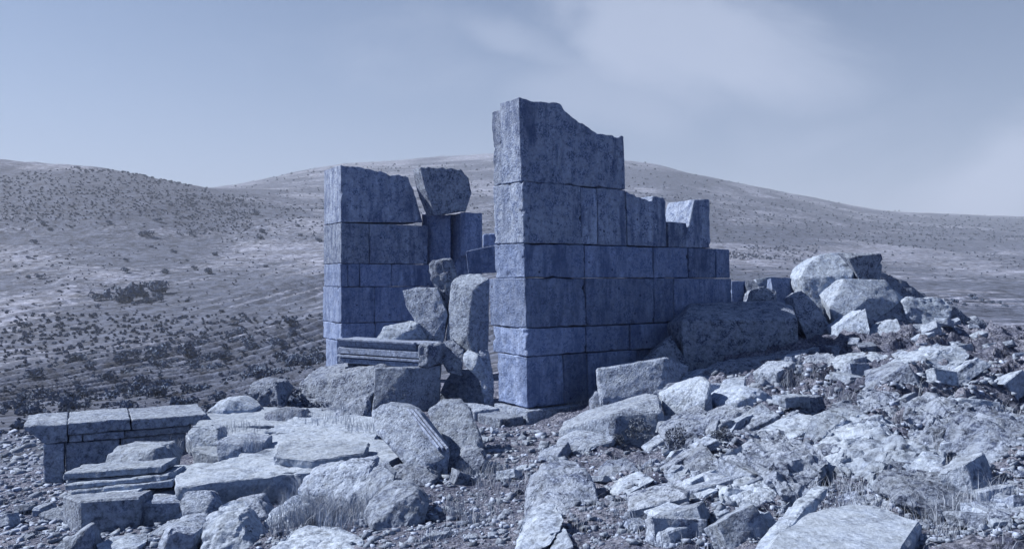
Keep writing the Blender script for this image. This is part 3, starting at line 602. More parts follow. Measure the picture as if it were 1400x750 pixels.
H('fallen_block', 'squared block with a dark front below the long moulded slab', 'stone block', (148, 728), [(107, 684, .0), (192, 679, .05), (190, 722, .05), (108, 727, 0), (84, 676, .5), (84, 700, .5), (190, 672, .5), (100, 673, .6)], .5, m=M_FALL, amp=.012)
H('fallen_block', 'block with a bright tilted top beside the squared block', 'stone block', (220, 716), [(192, 686, 0), (248, 684, .0), (246, 716, 0), (192, 718, 0), (200, 670, .4), (238, 664, .5), (250, 676, .3)], .5, m=M_FALL, amp=.014)
H('rock', 'tilted sharp slab with one sunlit edge at the bottom left', 'rock', (105, 762), [(70, 750, .1), (128, 712, .25), (136, 750, .3), (130, 770, 0), (72, 775, 0), (122, 718, 0)], .12, m=M_FALL, amp=.012)
H('rock', 'pale small slab beneath the squared block at the bottom edge', 'rock', (160, 765), [(130, 742, .2), (150, 738, .3), (182, 738, .3), (186, 750, .1), (180, 770, 0), (132, 770, 0)], .3, m=M_PALE, amp=.015)
H('rock', 'squarish dark faced rock at the bottom edge left of the big pale one', 'rock', (240, 758), [(216, 745, .1), (226, 718, .25), (262, 715, .25), (266, 730, 0), (262, 765, 0), (218, 765, 0), (232, 722, 0)], .4, m=M_FALL, amp=.02)
H('rock', 'big pale cracked rock on the bottom edge under the slab shadow', 'rock', (300, 758), [(264, 735, .2), (272, 712, .4), (292, 702, .4), (312, 708, .3), (328, 704, .3), (332, 722, .15), (352, 745, .1), (340, 768, 0), (270, 770, 0)], .5, m=M_PALE, amp=.03, chips=9)
H('boulder', 'dark fronted boulder under the right end of the long slab', 'boulder', (455, 700), [(404, 662, .4), (418, 645, .5), (470, 634, .4), (508, 636, .3), (505, 660, .1), (480, 690, 0), (440, 704, -.05), (410, 690, .1)], .7, m=M_FALL, amp=.03, chips=8)
H('rock', 'slanting curved stone with a bright ridge beside the dark fronted boulder', 'rock', (510, 700), [(484, 690, .1), (490, 665, .3), (510, 640, .4), (524, 634, .4), (540, 650, .15), (536, 680, .0), (510, 700, -.05)], .3, m=M_FALL, amp=.02)
H('rock', 'split squarish rock in the gravel below the carved cornice block', 'rock', (540, 724), [(496, 700, .2), (508, 680, .4), (538, 663, .5), (566, 671, .3), (586, 692, .15), (580, 712, .0), (545, 722, -.1), (510, 716, 0), (568, 676, .1)], .4, m=M_FALL, amp=.02, chips=8)
H('rock', 'low dark stone between the split rock and the cornice block', 'rock', (570, 668), [(520, 650, .2), (545, 636, .3), (585, 640, .2), (600, 655, .1), (585, 672, 0), (545, 670, 0)], .4, m=M_ROUGH, amp=.03)
H('rock', 'pale ridge rock among dry grass at the bottom centre left', 'rock', (390, 722), [(360, 715, .1), (372, 695, .3), (400, 682, .4), (420, 690, .2), (445, 715, .1), (420, 728, 0), (375, 730, 0)], .4, m=M_PALE, amp=.03)
H('rock', 'wide pale flat rock cut off by the bottom edge left of centre', 'rock', (430, 770), [(350, 765, .1), (372, 745, .4), (400, 735, .5), (455, 738, .4), (495, 755, .1), (470, 775, 0), (370, 778, 0)], .4, m=M_PALE, amp=.02)
# big flat-faced boulder in the gravel
H('boulder', 'broad mottled boulder set in the gravel in front of the tall wall', 'boulder', (765, 712), [(716, 690, .3), (720, 665, .5), (740, 642, .7), (775, 636, .8), (800, 640, .7), (818, 668, .4), (825, 690, .2), (800, 708, .0), (770, 715, -.1), (735, 712, 0)], .4, m=M_ROUGH, amp=.02, lump=1.2)
H('rock', 'smooth pale rock at the bottom edge under the mottled boulder', 'rock', (740, 760), [(702, 755, .1), (718, 722, .4), (738, 706, .5), (774, 708, .4), (765, 735, .1), (745, 758, 0), (715, 768, 0)], .4, m=M_PALE, amp=.02)
H('rock', 'small pale pointed stone right of the smooth pale rock at the bottom', 'rock', (765, 760), [(752, 760, 0), (760, 735, .2), (775, 728, .2), (785, 745, 0), (775, 765, 0)], .2, m=M_PALE, amp=.01)
# blocks between the wall foot and the right slope
H('fallen_block', 'sunlit squared block propped on a dark slab by the wall foot', 'stone block', None, [(815, 504, .35), (912, 487, .22), (942, 500, .5), (940, 535, .5), (908, 537, .08), (822, 546, .15), (817, 545, .3)], .55, D=12.7, m=M_FALL, amp=.016)
H('fallen_block', 'long dark faced slab with a bright top edge under the squared block', 'stone block', (870, 606), [(764, 586, .5), (800, 568, .7), (900, 539, .7), (906, 560, .2), (912, 588, .1), (890, 604, .0), (838, 600, .0), (836, 566, .05), (780, 596, .4)], .5, m=M_FALL, amp=.016)
H('fallen_block', 'small flat block with a hollowed pale top in front of the dark slab', 'stone block', (810, 622), [(760, 604, .2), (790, 587, .5), (848, 590, .35), (838, 602, .05), (800, 612, -.05), (800, 626, -.05), (840, 618, .1), (762, 616, .15)], .3, m=M_FALL, amp=.014)
H('fallen_block', 'upright pale block right of the propped block, with a split side', 'stone block', (945, 584), [(904, 540, .35), (930, 525, .35), (962, 514, .3), (966, 545, -.02), (972, 548, .05), (976, 570, .1), (960, 582, 0), (918, 584, .2), (908, 560, .3), (972, 522, .2)], .4, m=M_PALE, amp=.015)
H('rock', 'squat rock with a bright top behind the upright pale block', 'rock', (955, 530), [(935, 522, .2), (945, 513, .3), (975, 512, .3), (990, 525, .1), (980, 535, 0), (945, 535, 0)], .4, m=M_FALL, amp=.025)
H('fallen_block', 'pale block with a dark hollow side right of the upright block', 'stone block', (1010, 572), [(976, 548, .2), (990, 535, .4), (1018, 528, .4), (1040, 532, .3), (1058, 545, .3), (1050, 562, .15), (1012, 572, 0), (978, 568, .1), (1010, 548, 0)], .5, m=M_PALE, amp=.02, chips=9)
H('rock', 'pale crumbly rock below the upright block with weeds before it', 'rock', (950, 612), [(904, 594, .2), (930, 575, .4), (975, 568, .4), (985, 590, .15), (960, 618, 0), (915, 612, .1)], .5, m=M_ROUGH, amp=.035, chips=9)
H('rock', 'dome shaped crumbling rock on the lit slope right of the weeds', 'rock', (1010, 612), [(975, 600, .2), (985, 570, .5), (1020, 556, .6), (1050, 565, .5), (1060, 590, .3), (1030, 610, 0), (990, 615, 0)], .6, m=M_ROUGH, amp=.04, chips=9)
H('rock', 'long slanting pale ledge climbing to the right of the dome rock', 'rock', (1040, 622), [(1020, 612, .1), (1060, 588, .4), (1110, 568, .6), (1126, 574, .5), (1090, 600, .1), (1050, 624, 0)], .35, m=M_PALE, amp=.03, chips=8, strata=.02)
H('rock', 'dark peaked stone in the gravel below the weeds', 'rock', (965, 650), [(938, 640, .1), (955, 625, .3), (970, 608, .3), (985, 625, .1), (990, 645, 0), (960, 652, 0)], .3, m=M_ROUGH, amp=.02)
H('rock', 'long pale low stone right of the mottled boulder', 'rock', (860, 676), [(834, 674, .1), (845, 660, .2), (880, 648, .3), (896, 655, .1), (870, 668, 0), (850, 680, 0)], .2, m=M_PALE, amp=.015)
H('rock', 'layered dark sided rock behind the long pale low stone', 'rock', (850, 662), [(820, 650, .2), (835, 636, .3), (865, 632, .3), (878, 645, .1), (850, 662, 0), (828, 664, 0)], .3, m=M_ROUGH, amp=.02, strata=.02)
H('boulder', 'large rough outcrop with a shadowed underside on the lower right slope', 'boulder', (1110, 690), [(1045, 640, .2), (1060, 618, .5), (1090, 606, .7), (1130, 612, .6), (1140, 635, .4), (1128, 660, .2), (1105, 690, -.05), (1080, 670, 0), (1050, 660, .1)], .7, m=M_ROUGH, amp=.05, chips=10, strata=.03)
H('rock', 'dark fronted rock below the dome rock, above the gravel', 'rock', (1030, 670), [(985, 660, .2), (1000, 640, .4), (1030, 622, .5), (1048, 625, .4), (1050, 655, .1), (1020, 672, 0), (990, 672, 0)], .5, m=M_ROUGH, amp=.04, chips=8)
H('rock', 'long low rock with a bright left end above the foreground slab', 'rock', (1040, 712), [(992, 710, .1), (1005, 690, .3), (1040, 670, .45), (1078, 668, .4), (1090, 690, .1), (1060, 706, 0), (1010, 716, 0)], .4, m=M_PALE, amp=.04, chips=8, strata=.02)
slab('smooth bright slab cut off by the bottom edge at the right', [(1040, 752), (1062, 726), (1100, 700), (1160, 686), (1200, 690), (1262, 712), (1240, 745), (1222, 790), (1120, 830), (1020, 800)], 3.45, .35, m=M_SLAB, amp=.008, name='foreground_slab', chips=4)
H('rock', 'narrow raised rim stone along the left of the bright foreground slab', 'rock', (1080, 740), [(1030, 760, 0), (1052, 732, .1), (1100, 690, .4), (1132, 662, .7), (1138, 668, .7), (1110, 698, .4), (1060, 742, .0), (1044, 764, -.1)], .1, D=3.65, m=M_PALE, amp=.012)
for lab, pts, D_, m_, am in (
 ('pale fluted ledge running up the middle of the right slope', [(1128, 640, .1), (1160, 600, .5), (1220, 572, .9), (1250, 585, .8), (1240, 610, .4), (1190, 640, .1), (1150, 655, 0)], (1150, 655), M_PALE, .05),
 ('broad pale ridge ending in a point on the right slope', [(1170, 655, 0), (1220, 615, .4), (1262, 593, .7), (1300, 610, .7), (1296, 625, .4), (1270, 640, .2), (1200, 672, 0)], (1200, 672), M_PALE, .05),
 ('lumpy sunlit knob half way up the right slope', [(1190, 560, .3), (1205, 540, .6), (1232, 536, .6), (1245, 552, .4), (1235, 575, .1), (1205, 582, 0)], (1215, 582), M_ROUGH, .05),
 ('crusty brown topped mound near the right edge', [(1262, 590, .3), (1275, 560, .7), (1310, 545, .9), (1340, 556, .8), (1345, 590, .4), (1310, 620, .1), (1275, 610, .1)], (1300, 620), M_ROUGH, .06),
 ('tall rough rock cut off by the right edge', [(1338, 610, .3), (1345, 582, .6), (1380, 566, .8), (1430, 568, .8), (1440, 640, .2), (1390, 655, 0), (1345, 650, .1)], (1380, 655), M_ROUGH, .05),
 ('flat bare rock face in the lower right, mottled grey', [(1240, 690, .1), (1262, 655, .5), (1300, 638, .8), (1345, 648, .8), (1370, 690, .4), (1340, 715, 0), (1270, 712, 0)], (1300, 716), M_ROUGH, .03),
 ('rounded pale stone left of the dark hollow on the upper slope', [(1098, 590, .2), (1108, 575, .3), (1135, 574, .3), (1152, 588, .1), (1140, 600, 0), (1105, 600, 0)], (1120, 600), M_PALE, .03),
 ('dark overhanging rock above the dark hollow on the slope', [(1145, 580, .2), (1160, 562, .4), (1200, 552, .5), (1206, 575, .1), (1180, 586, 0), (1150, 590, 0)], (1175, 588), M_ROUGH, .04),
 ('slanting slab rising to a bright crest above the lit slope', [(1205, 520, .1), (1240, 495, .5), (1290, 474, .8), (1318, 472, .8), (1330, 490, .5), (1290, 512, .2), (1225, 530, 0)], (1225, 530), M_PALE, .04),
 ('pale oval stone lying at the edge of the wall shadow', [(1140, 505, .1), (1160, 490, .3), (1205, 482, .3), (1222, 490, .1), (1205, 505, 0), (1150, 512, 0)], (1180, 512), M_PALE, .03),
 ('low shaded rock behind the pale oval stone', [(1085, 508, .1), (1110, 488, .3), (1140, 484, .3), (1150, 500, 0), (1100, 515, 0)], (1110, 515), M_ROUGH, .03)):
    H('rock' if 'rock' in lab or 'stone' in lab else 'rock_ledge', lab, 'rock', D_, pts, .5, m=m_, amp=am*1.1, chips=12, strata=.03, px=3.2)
# the big shaded block and the tumbled crest
BD = 14.3
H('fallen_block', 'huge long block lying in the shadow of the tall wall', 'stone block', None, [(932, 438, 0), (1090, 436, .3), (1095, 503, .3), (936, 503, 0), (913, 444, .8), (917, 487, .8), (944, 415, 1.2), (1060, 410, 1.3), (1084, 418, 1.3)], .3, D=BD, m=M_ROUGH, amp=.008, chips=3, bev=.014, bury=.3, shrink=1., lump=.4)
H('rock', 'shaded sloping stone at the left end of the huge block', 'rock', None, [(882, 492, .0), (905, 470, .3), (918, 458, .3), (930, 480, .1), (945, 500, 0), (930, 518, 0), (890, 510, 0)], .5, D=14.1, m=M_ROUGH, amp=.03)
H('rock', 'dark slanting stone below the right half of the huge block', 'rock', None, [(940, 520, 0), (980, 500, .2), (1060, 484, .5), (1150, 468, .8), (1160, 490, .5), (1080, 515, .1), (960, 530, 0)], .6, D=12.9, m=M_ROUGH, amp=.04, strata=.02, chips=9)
H('rock', 'shaded pillar stone against the wall foot beneath the propped block', 'rock', None, [(806, 548, .1), (815, 535, .1), (835, 540, .1), (850, 552, 0), (830, 565, 0), (806, 560, 0)], .4, D=12.9, m=M_ROUGH, amp=.02, bury=.4)
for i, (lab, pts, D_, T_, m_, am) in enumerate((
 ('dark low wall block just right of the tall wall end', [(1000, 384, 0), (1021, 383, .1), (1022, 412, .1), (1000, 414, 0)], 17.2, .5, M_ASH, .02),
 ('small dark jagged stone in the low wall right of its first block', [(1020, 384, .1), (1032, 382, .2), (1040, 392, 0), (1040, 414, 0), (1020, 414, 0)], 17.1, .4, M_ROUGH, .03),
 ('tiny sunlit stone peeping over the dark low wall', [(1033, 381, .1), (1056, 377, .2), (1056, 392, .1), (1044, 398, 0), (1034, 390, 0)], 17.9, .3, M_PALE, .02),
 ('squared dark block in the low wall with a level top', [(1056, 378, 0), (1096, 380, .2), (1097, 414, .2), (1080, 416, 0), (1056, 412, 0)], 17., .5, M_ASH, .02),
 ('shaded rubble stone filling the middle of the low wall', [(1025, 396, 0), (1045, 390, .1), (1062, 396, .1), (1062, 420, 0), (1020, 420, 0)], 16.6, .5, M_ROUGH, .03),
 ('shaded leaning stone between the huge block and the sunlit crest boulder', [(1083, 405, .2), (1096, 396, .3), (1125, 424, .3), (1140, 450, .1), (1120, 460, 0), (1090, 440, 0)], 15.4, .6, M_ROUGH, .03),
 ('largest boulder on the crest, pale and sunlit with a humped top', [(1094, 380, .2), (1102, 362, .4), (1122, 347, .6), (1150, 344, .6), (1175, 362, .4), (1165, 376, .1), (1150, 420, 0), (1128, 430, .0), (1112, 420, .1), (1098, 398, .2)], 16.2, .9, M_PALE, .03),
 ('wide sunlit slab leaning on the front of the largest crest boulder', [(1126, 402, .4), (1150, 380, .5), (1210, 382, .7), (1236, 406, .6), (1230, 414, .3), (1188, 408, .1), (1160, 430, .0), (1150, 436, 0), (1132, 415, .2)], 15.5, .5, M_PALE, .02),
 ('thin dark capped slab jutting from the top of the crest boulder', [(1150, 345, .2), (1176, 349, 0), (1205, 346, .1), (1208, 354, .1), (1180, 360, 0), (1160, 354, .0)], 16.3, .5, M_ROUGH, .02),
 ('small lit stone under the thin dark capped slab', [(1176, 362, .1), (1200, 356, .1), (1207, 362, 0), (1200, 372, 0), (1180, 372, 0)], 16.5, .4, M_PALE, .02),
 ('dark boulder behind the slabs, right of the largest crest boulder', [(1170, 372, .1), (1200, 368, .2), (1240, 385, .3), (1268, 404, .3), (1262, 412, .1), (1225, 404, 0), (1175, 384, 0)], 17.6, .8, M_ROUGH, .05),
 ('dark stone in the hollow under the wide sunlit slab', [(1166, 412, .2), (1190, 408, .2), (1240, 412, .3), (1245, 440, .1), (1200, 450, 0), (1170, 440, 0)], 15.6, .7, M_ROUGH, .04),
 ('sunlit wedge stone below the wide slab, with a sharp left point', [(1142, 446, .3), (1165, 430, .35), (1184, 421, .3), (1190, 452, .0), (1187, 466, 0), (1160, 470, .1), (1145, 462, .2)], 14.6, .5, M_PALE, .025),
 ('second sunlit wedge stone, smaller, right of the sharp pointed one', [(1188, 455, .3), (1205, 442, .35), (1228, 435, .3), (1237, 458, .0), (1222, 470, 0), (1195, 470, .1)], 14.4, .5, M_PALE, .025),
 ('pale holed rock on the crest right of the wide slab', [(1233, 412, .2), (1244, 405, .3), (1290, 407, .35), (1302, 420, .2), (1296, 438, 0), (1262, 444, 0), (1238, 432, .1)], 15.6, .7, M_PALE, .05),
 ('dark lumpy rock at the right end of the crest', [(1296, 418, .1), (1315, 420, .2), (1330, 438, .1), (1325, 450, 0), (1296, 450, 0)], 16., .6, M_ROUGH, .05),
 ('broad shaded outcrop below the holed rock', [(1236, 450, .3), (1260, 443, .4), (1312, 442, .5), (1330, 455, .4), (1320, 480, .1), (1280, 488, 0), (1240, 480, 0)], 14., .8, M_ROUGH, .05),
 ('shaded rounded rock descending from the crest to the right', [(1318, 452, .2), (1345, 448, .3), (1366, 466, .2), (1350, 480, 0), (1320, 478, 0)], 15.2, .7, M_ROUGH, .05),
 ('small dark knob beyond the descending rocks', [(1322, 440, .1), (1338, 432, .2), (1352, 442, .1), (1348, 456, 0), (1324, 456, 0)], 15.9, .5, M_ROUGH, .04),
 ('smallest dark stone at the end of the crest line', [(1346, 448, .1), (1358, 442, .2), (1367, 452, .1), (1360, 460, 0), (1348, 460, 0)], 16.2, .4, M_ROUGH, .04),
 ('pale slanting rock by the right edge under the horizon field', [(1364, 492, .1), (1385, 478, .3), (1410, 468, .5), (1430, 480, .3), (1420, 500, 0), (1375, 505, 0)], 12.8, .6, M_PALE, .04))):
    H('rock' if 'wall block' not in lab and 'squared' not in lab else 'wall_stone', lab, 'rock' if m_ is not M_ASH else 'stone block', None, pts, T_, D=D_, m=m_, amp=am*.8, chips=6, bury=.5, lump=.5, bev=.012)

# ------------------------------------------------------------------ scattered stones
rnd = random.Random(11)
LAND = []
for o_ in list(COL.objects):
    if o_.parent is None and 'label' in o_.keys() and o_.name != 'ground' and o_.type != 'LIGHT':
        w_ = str(o_['label']).replace(',', '').split()[:8]
        while w_[-1] in ('in', 'on', 'the', 'a', 'of', 'its', 'at', 'with', 'under', 'right', 'left', 'and', 'to', 'by', 'across', 'below', 'between', 'above', 'from', 'behind', 'before', 'beside', 'against', 'just', 'half', 'bottom', 'one', 'side', 'in', 'lying', 'standing', 'cut', 'way', 'up', 'lower', 'dark' , 'tall', 'small', 'carrying', 'pale', 'near', 'largest', 'like', 'rough', 'square', 'upper', 'bright', 'long', 'out', 'running', 'off', 'front', 'top', 'growing', 'low'): w_.pop()
        c_ = np.array(o_.location)
        if o_.type == 'MESH': b_ = np.array([v[:] for v in o_.bound_box]); c_ = c_+b_.mean(0)
        LAND.append((c_, ' '.join(w_)))
def where(x, y, z, skip=()):
    q = np.array([x, y, z]); dd = sorted((np.linalg.norm((c-q)*np.array([1, .6, 1])), i) for i, (c, n) in enumerate(LAND)); i = dd[0][1]; c, n = LAND[i]
    ex = x/y-c[0]/c[1]; ey = -(z/y-c[2]/c[1])
    rel = ('right of' if ex > 0 else 'left of') if abs(ex) > abs(ey)*.8 else ('below' if ey > 0 else 'behind')
    return rel+' the '+n
USED = {}
def stone_variant(i):
    r = random.Random(100+i); P = []; sy, sz = r.uniform(.45, .9), r.uniform(.22, .6)
    for a in (-1, 1):
        for b in (-1, 1):
            for c in (-1, 1):
                if r.random() < .25:      # a corner knocked off
                    for k in range(2): P.append((a*.5*r.uniform(.3, 1), b*.5*sy*r.uniform(.3, 1), c*.5*sz*r.uniform(.4, 1)))
                else: P.append((a*.5*r.uniform(.72, 1), b*.5*sy*r.uniform(.72, 1), c*.5*sz*r.uniform(.72, 1)))
    return rock_mesh('stone', np.array(P), [M_FALL, M_PALE, M_ROUGH, M_FALL][i % 4], .09, .02, .022, 5, .012 if i % 3 == 0 else 0, ang=28)
SV = [stone_variant(i) for i in range(24)]
def scatter(n, poly, smin, smax, label, group, power=2.0, dmax=40):
    x0, x1, y0, y1 = poly; k = 0
    while k < n:
        px = rnd.uniform(x0, x1); py = rnd.uniform(y0, y1)
        if 1030 < px < 1270 and py > 690: continue
        if px < 560 and 560 < py < 700 : continue
        D = G(px, py, dmax)
        if D >= dmax: continue
        s = (smin+(smax-smin)*rnd.random()**power)*D/F
        x, y, _ = W(px, py, D); z = float(zfull(np.array([x]), np.array([y]))[0])
        o = link('stone', SV[rnd.randrange(24)], None, (x, y, z+s*.10)); o.scale = (s, s, s*rnd.uniform(.8, 1.2)); o.rotation_euler = (rnd.uniform(-.45, .25), rnd.uniform(-.5, .2), rnd.gauss(.55, .5) if px > 900 else rnd.uniform(0, 6.28))
        i_ = SV.index(o.data); tone = ['grey', 'pale', 'dark mottled', 'grey'][i_ % 4]; px_s = s/D*F
        size = 'tiny' if px_s < 14 else 'small' if px_s < 24 else 'medium sized' if px_s < 36 else 'large'
        lb = ' '.join((size+' '+tone+' loose stone '+where(x, y, z)).split()[:16]); tag(o, lb, 'stone', group); k += 1
scatter(150, (900, 1400, 520, 740), 24, 95, 'loose angular stone among many on the sunlit right hand slope', 'loose stones on the right slope')
scatter(45, (1080, 1400, 455, 530), 14, 46, 'small stone among the rubble under the crest', 'rubble below the crest')
scatter(45, (600, 1040, 590, 745), 16, 52, 'small pale stone lying on the gravel in front of the tall wall', 'small stones on the gravel')
scatter(36, (0, 420, 700, 748), 12, 50, 'rough stone heaped in the bottom left corner', 'stones in the bottom left corner')
scatter(10, (20, 130, 668, 705), 14, 34, 'small stone at the foot of the low wall', 'stones at the foot of the low wall')
scatter(14, (250, 500, 548, 575), 9, 22, 'small stone on the brow behind the paving', 'stones behind the paving', dmax=17)
def rubble(n):
    r = np.random.RandomState(9); VV = []; FF = []; base = []; q = 0
    for i in range(14):
        P = r.uniform(-1, 1, (11, 3))*np.array([1, .75, .5]); bm = bmesh.new()
        for p in P: bm.verts.new(tuple(p))
        bmesh.ops.convex_hull(bm, input=bm.verts); bmesh.ops.delete(bm, geom=[v for v in bm.verts if not v.link_faces], context='VERTS'); bm.verts.index_update()
        base.append((np.array([v.co for v in bm.verts]), np.array([[v.index for v in f.verts] for f in bm.faces]))); bm.free()
    off = 0; k = 0; pts = []
    while k < n:
        px = r.uniform(-10, 1410); py = r.uniform(500, 750)
        if not ((px > 900) or (px > 600 and py > 590) or py > 700 or (px < 130 and py > 595)): continue
        if px < 900 and r.rand() < .45: continue
        D = G(px, py, 40); s = (2.2+9.5*r.rand()**2.4)*D/F; pts.append(((px-700)/F*D, D, s)); k += 1
    pts = np.array(pts); z = zfull(pts[:, 0], pts[:, 1])
    for (x, y, s), zz in zip(pts, z):
        V, Fc = base[r.randint(14)]; a = r.normal(.55, .8); t = r.uniform(-.5, .5); ca, sa, ct, st = math.cos(a), math.sin(a), math.cos(t), math.sin(t)
        M = np.array([[ca, -sa*ct, sa*st], [sa, ca*ct, -ca*st], [0, st, ct]]); VV.append(V@M.T*s+np.array([x, y, zz+s*.15])); FF.append(Fc+off); off += len(V)
    tag(link('rubble', mesh('rubble', np.vstack(VV), np.vstack(FF), M_RUB)), 'broken angular rubble packed between the larger stones', 'rubble', None, 'stuff')
M_RUB = stone('rubble_limestone', (.37, .41, .52), (.2, .235, .34), (.05, .065, .12), lichen=.4, bump=.4)
rubble(7000)
def gravel(n):
    V0 = []; r = np.random.RandomState(5)
    base, F0 = ico(1); base = base[:12] if False else base
    bm = bmesh.new(); bmesh.ops.create_icosphere(bm, subdivisions=1, radius=1); bm.verts.index_update(); bm.free()
    px = r.uniform(-20, 1420, n*2); py = 500+250*r.rand(n*2)**.9
    keep = ((px < 150) & (py > 590)) | (r.rand(n*2) < .25+.75*((px > 900) | (r.rand(n*2) < .5))) & (((px > 560) & (py > 585)) | (py > 690) | (px > 900)); px, py = px[keep][:n], py[keep][:n]; n = len(px)
    gx = np.linspace(-20, 1420, 73); gy = np.linspace(500, 760, 21); DG = np.array([[G(a, b) for a in gx] for b in gy])
    fx = (px-gx[0])/(gx[1]-gx[0]); fy = (py-gy[0])/(gy[1]-gy[0]); ix = np.clip(fx.astype(int), 0, 71); iy = np.clip(fy.astype(int), 0, 19); fx -= ix; fy -= iy
    D = (DG[iy, ix]*(1-fx)+DG[iy, ix+1]*fx)*(1-fy)+(DG[iy+1, ix]*(1-fx)+DG[iy+1, ix+1]*fx)*fy
    x = (px-700)/F*D; y = D; z = zfull(x, y); s = (.7+4.6*r.rand(n)**4.5)*D/F
    cube = np.array([[a, b, c] for a in (-1, 1) for b in (-1, 1) for c in (-1, 1)], float)
    cf = np.array([[0,1,3,2],[4,6,7,5],[0,4,5,1],[2,3,7,6],[0,2,6,4],[1,5,7,3]])
    Vv = cube[None]*(1+.5*r.uniform(-1, 1, (n, 8, 3)))*s[:, None, None]*r.uniform(.35, 1.1, (n, 1, 3))*np.array([1, 1, .6])
    a = r.uniform(0, 6.28, n); t = r.uniform(-.6, .6, n); ca, sa = np.cos(a)[:, None], np.sin(a)[:, None]; ct, st = np.cos(t)[:, None], np.sin(t)[:, None]
    X, Y, Zz = Vv[..., 0], Vv[..., 1], Vv[..., 2]; Y, Zz = Y*ct-Zz*st, Y*st+Zz*ct; X, Y = X*ca-Y*sa, X*sa+Y*ca
    Vv = np.stack([X+x[:, None], Y+y[:, None], Zz+z[:, None]+s[:, None]*.2], -1).reshape(-1, 3)
    Fc = (cf[None]+8*np.arange(n)[:, None, None]).reshape(-1, 4)
    tag(link('gravel', mesh('gravel', Vv, Fc, M_GRAV)), 'loose pale gravel and chips covering the ground', 'gravel', None, 'stuff')
gravel(15000)

# ------------------------------------------------------------------ dry grass and weeds
def blades(n, rad, h, seed, wd=.006, lean=1.25):
    r = np.random.RandomState(seed); a = r.uniform(0, 6.28, n); q = rad*np.sqrt(r.rand(n)); bx, by = q*np.cos(a), q*np.sin(a)
    hh = h*(.4+.6*r.rand(n)); d = r.uniform(0, 6.28, n); l = lean*hh*r.rand(n); w = wd*(.6+.8*r.rand(n)); wa = r.uniform(0, 3.14, n)
    wx, wy = w*np.cos(wa), w*np.sin(wa); o = 0*bx
    V = np.stack([np.stack([bx-wx, by-wy, o-.03], 1), np.stack([bx+wx, by+wy, o-.03], 1),
                  np.stack([bx+l*.35*np.cos(d)+wx*.7, by+l*.35*np.sin(d)+wy*.7, hh*.6], 1), np.stack([bx+l*.35*np.cos(d)-wx*.7, by+l*.35*np.sin(d)-wy*.7, hh*.6], 1),
                  np.stack([bx+l*np.cos(d), by+l*np.sin(d), hh], 1)], 1)
    i = np.arange(n)*5; Fq = np.stack([i, i+1, i+2], 1); Fr = np.stack([i, i+2, i+3], 1); Fs = np.stack([i+3, i+2, i+4], 1)
    return V.reshape(-1, 3), np.vstack([Fq, Fr, Fs])
GV = []; GF = []; off = 0
def clump(px, py, n, rad, h, dz=0., D=None, wd=.0022):
    n = int(n*1.7)
    global off
    D = D or G(px, py); p = W(px, py, D); z = p[2]+dz if dz is not None and D else p[2]
    V, Fc = blades(n, rad, h, off % 9999+1, wd); V = V+np.array([p[0], p[1], p[2]]); GV.append(V); GF.append(Fc+off); off += len(V)
for px, py, n, rad, h, D_ in ((450, 574, 90, .35, .1, 11.4), (500, 584, 90, .3, .12, 10.9), (560, 600, 70, .15, .12, 9.4), (400, 566, 60, .3, .1, 11.6), (330, 585, 60, .3, .12, 10.6), (345, 612, 70, .12, .2, 9.6), (475, 560, 90, .3, .14, 12.4), (250, 612, 60, .2, .2, 10.6)):
    clump(px, py, n, rad, h, D=D_)
for px, py, n, rad, h in ((405,715,70,.07,.28),(418,706,90,.07,.34),(432,712,70,.08,.30),(424,722,80,.08,.24),(446,704,60,.07,.28),(440,690,50,.07,.34),(412,690,60,.06,.4),(455,716,90,.1,.3),(392,704,50,.06,.26),(430,700,90,.3,.3),(400,725,160,.25,.3),(470,720,200,.25,.28),(350,690,70,.2,.3),(300,700,60,.25,.22),(500,705,90,.15,.3),
    (455,655,120,.15,.25),(655,552,150,.4,.22),(668,560,90,.3,.18),(640,640,90,.3,.2),(670,650,140,.35,.16),(700,660,130,.4,.12),(650,690,60,.3,.15),
    (1105,520,120,.5,.28),(1125,515,120,.5,.28),(1090,525,90,.4,.22),(1150,515,60,.5,.2),(790,560,60,.2,.3),(800,555,50,.15,.4),(880,540,20,.1,.2),
    (215,600,50,.15,.3),(265,600,90,.2,.3),(320,620,70,.15,.22),(330,585,50,.2,.15),(450,575,120,.4,.12),(560,600,60,.2,.12),(1300,520,120,.6,.15),(1350,540,120,.6,.15),(1240,505,80,.4,.15),
    (900,640,90,.3,.12),(960,700,90,.3,.1),(1050,540,80,.4,.12),(1180,540,90,.5,.1),(600,740,60,.2,.1),(40,700,40,.2,.15),(240,700,40,.15,.2),(20,660,60,.5,.1),(10,630,60,.6,.1),(40,620,60,.6,.1),(25,690,50,.4,.12),(130,705,40,.2,.15)):
    clump(px, py, n, rad, h)
r2 = random.Random(8)
for k in range(420):
    px = r2.uniform(560, 1400); py = r2.uniform(510, 745); clump(px, py, r2.randint(10, 36), r2.uniform(.05, .3), r2.uniform(.05, .17), wd=.0018)
tag(link('dry_grass', mesh('dry_grass', np.vstack(GV), np.vstack(GF), M_STRAW)), 'dry straw coloured grass in tufts between the stones', 'grass', None, 'stuff')
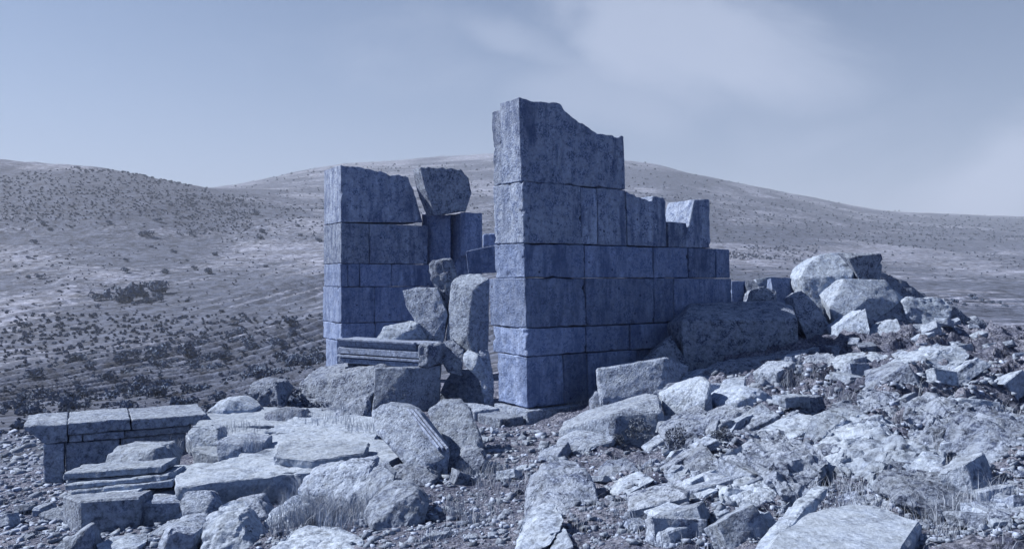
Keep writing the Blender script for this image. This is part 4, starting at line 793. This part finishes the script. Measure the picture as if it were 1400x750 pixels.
def leafball(n, rx, rz, leaf, seed, lumps=7, flat=0.):
    r = np.random.RandomState(seed); cen = r.normal(0, .38 if leaf > .04 else .2, (lumps, 3))*np.array([rx, rx, rz*.6])+np.array([0, 0, rz]); cr = r.uniform(.35, .65, lumps)
    k = r.randint(0, lumps, n); d = r.normal(0, 1, (n, 3)); d /= np.linalg.norm(d, axis=1)[:, None]; q = cen[k]+d*(cr[k]*(.55+.45*r.rand(n)**.4))[:, None]*np.array([rx, rx, rz]); q[:, 2] = np.maximum(q[:, 2], .02)
    u = r.normal(0, 1, (n, 3)); u /= np.linalg.norm(u, axis=1)[:, None]; v = np.cross(u, r.normal(0, 1, (n, 3))); v /= np.linalg.norm(v, axis=1)[:, None]; s = leaf*(.6+.8*r.rand(n))[:, None]
    V = np.stack([q-u*s, q+v*s*.6, q+u*s, q-v*s*.6], 1).reshape(-1, 3); return V, np.arange(4*n).reshape(-1, 4)
WM = [mesh('dry_weed', *leafball(420, .5, .42, .035, 300+i, 3), M_LEAF2) for i in range(3)]
for lab, px, py, sc in (('bushy grey weed in front of the long dark slab', 875, 608, .42), ('grey weed growing before the crumbly rock', 930, 622, .40), ('small weed tuft right of the crumbly rock', 985, 612, .28),
    ('weed growing at the right corner of the small flat block', 845, 612, .22), ('low weed patch at the foot of the wall corner', 690, 585, .22), ('low dark weed on the slope below the dome rock', 1075, 640, .25),
    ('thorny weed in the hollow of the right slope', 1190, 610, .3), ('weed beside the bottom left stones', 335, 740, .22), ('brown weed on the crusty mound at right', 1320, 600, .3)):
    D = G(px, py); p = W(px, py, D); o = link('dry_weed', WM[int(px) % 3], None, tuple(p)); o.scale = (sc, sc, sc*1.1); o.rotation_euler.z = px; tag(o, lab, 'weed')
# ------------------------------------------------------------------ scrub on the hills
BM_ = [mesh('shrub', *leafball(260, 1, .8, .2, 500+i, 8), M_LEAF) for i in range(8)]
def hill(px, py):
    D = G(px, py, 1800); x = (px-700)/F*D; z = float(zfull(np.array([x]), np.array([D]))[0]); return x, D, z
r3 = random.Random(21); cnt = 0
spots = []
def shrub(px, py, w, label, group, big=False):
    x, D, z = hill(px, py); s = w*.5*D/F*1.15
    o = link('shrub', BM_[r3.randrange(8)], None, (x, D, z-.1*s)); o.scale = (s, s, s*r3.uniform(.75, 1.1)); o.rotation_euler.z = r3.uniform(0, 6.28)
    tag(o, label, 'shrub', group)
named = [('broad dark thicket in the middle of the left hillside', 178, 410, 36), ('dark bush at the left end of the hillside thicket', 135, 408, 16), ('dark bush at the right end of the hillside thicket', 218, 400, 22),
 ('round dark tree standing alone below the terraces', 212, 492, 26), ('dark twin bush high on the left hillside', 200, 322, 14), ('single dark bush near the square pier on the hillside', 285, 372, 10)]
for lab, px, py, w in named: shrub(px, py, w, lab, None)
for k in range(16): shrub(r3.uniform(140, 225), r3.uniform(388, 412), r3.uniform(9, 18), 'dark bush in the hillside thicket', 'bushes of the hillside thicket')
k = 0
while k < 170:
    px = r3.uniform(-5, 445); py = r3.uniform(448, 592)
    if py < 500-.19*px+18: continue
    shrub(px, py, r3.uniform(9, 26)*(.6+.4*(py-440)/110), 'dark round shrub in the scrub filling the valley on the left', 'valley shrubs'); k += 1
for k in range(45):
    px = r3.uniform(0, 440); py = r3.uniform(300, 440); shrub(px, py, r3.uniform(4, 9), 'small dark bush dotted over the left hillside', 'hillside bushes')
for k in range(14): shrub(r3.uniform(1290, 1375), r3.uniform(412, 419), r3.uniform(5, 10), 'low dark shrub in the strip beside the right hand field', 'field edge shrubs')
# the countless rest: orchards and scrub on terraces, far and small
def far_scrub():
    r = np.random.RandomState(3); px = []; py = []
    def add(n, x0, x1, y0, y1): px.append(r.uniform(x0, x1, n)); py.append(r.uniform(y0, y1, n))
    add(1900, 0, 450, 430, 560); add(900, 0, 420, 540, 600); add(350, 0, 340, 262, 312); add(350, 0, 450, 330, 430); add(500, 240, 350, 268, 320); add(500, 0, 240, 262, 300); add(600, 300, 700, 280, 330); add(900, 860, 1400, 270, 380); add(260, 990, 1120, 335, 352); add(300, 1180, 1400, 290, 330); add(260,450,700,330,480); add(500, 0, 300, 228, 262); add(500, 300, 900, 215, 290); add(700, 880, 1400, 240, 330)
    px = np.concatenate(px); py = np.concatenate(py)
    gx = np.linspace(0, 1400, 71); gy = np.linspace(255, 605, 71); DG = np.log(np.array([[G(a, b, 2500) for a in gx] for b in gy]))
    fx = px/20.; fy = (py-255)/5.; ix = np.clip(fx.astype(int), 0, 69); iy = np.clip(fy.astype(int), 0, 69); D = np.exp(DG[iy, ix]); ok = D < 2000
    D = np.exp((DG[iy, ix]*(1-fx+ix)+DG[iy, ix+1]*(fx-ix))*(1-fy+iy)+(DG[iy+1, ix]*(1-fx+ix)+DG[iy+1, ix+1]*(fx-ix))*(fy-iy)); px, py, D = px[ok], py[ok], D[ok]
    x = (px-700)/F*D; ok = D > 17; x, D, py = x[ok], D[ok], py[ok]; t = terrace(x, D)
    # pull most of them onto terrace risers
    z = zfull(x, D); n = len(x); s = np.where(py > 430, r.uniform(3, 8, n), r.uniform(1.6, 4.2, n))*.5*D/F
    V0, F0 = leafball(44, .8, .75, .36, 900, 3); m = len(V0)
    a = r.uniform(0, 6.28, n); X = V0[None, :, 0]*np.cos(a)[:, None]-V0[None, :, 1]*np.sin(a)[:, None]; Y = V0[None, :, 0]*np.sin(a)[:, None]+V0[None, :, 1]*np.cos(a)[:, None]
    V = np.stack([X*s[:, None]+x[:, None], Y*s[:, None]+D[:, None], V0[None, :, 2]*s[:, None]+z[:, None]], -1).reshape(-1, 3)
    Fc = (F0[None]+m*np.arange(n)[:, None, None]).reshape(-1, 4)
    tag(link('scrub', mesh('scrub', V, Fc, M_LEAF)), 'countless small dark shrubs speckling the valley and far hills', 'scrub', None, 'stuff')
far_scrub()

# ------------------------------------------------------------------ thin summer haze over the valley
def haze():
    bm = bmesh.new(); bmesh.ops.create_cube(bm, size=1); me = bpy.data.meshes.new('haze'); bm.to_mesh(me); bm.free()
    o = link('haze', me); o.scale = (9000, 9000, 330); o.location = (0, 0, 330/2-32)
    m = bpy.data.materials.new('haze'); m.use_nodes = True; nt = m.node_tree; nt.nodes.clear(); out = N(nt, 'ShaderNodeOutputMaterial'); v = N(nt, 'ShaderNodeVolumePrincipled')
    v.inputs['Color'].default_value = (.62, .74, 1, 1); v.inputs['Density'].default_value = .00032; nt.links.new(v.outputs[0], out.inputs['Volume']); me.materials.append(m)
    tag(o, 'thin pale haze over the far hills', None, None, 'stuff')
haze()
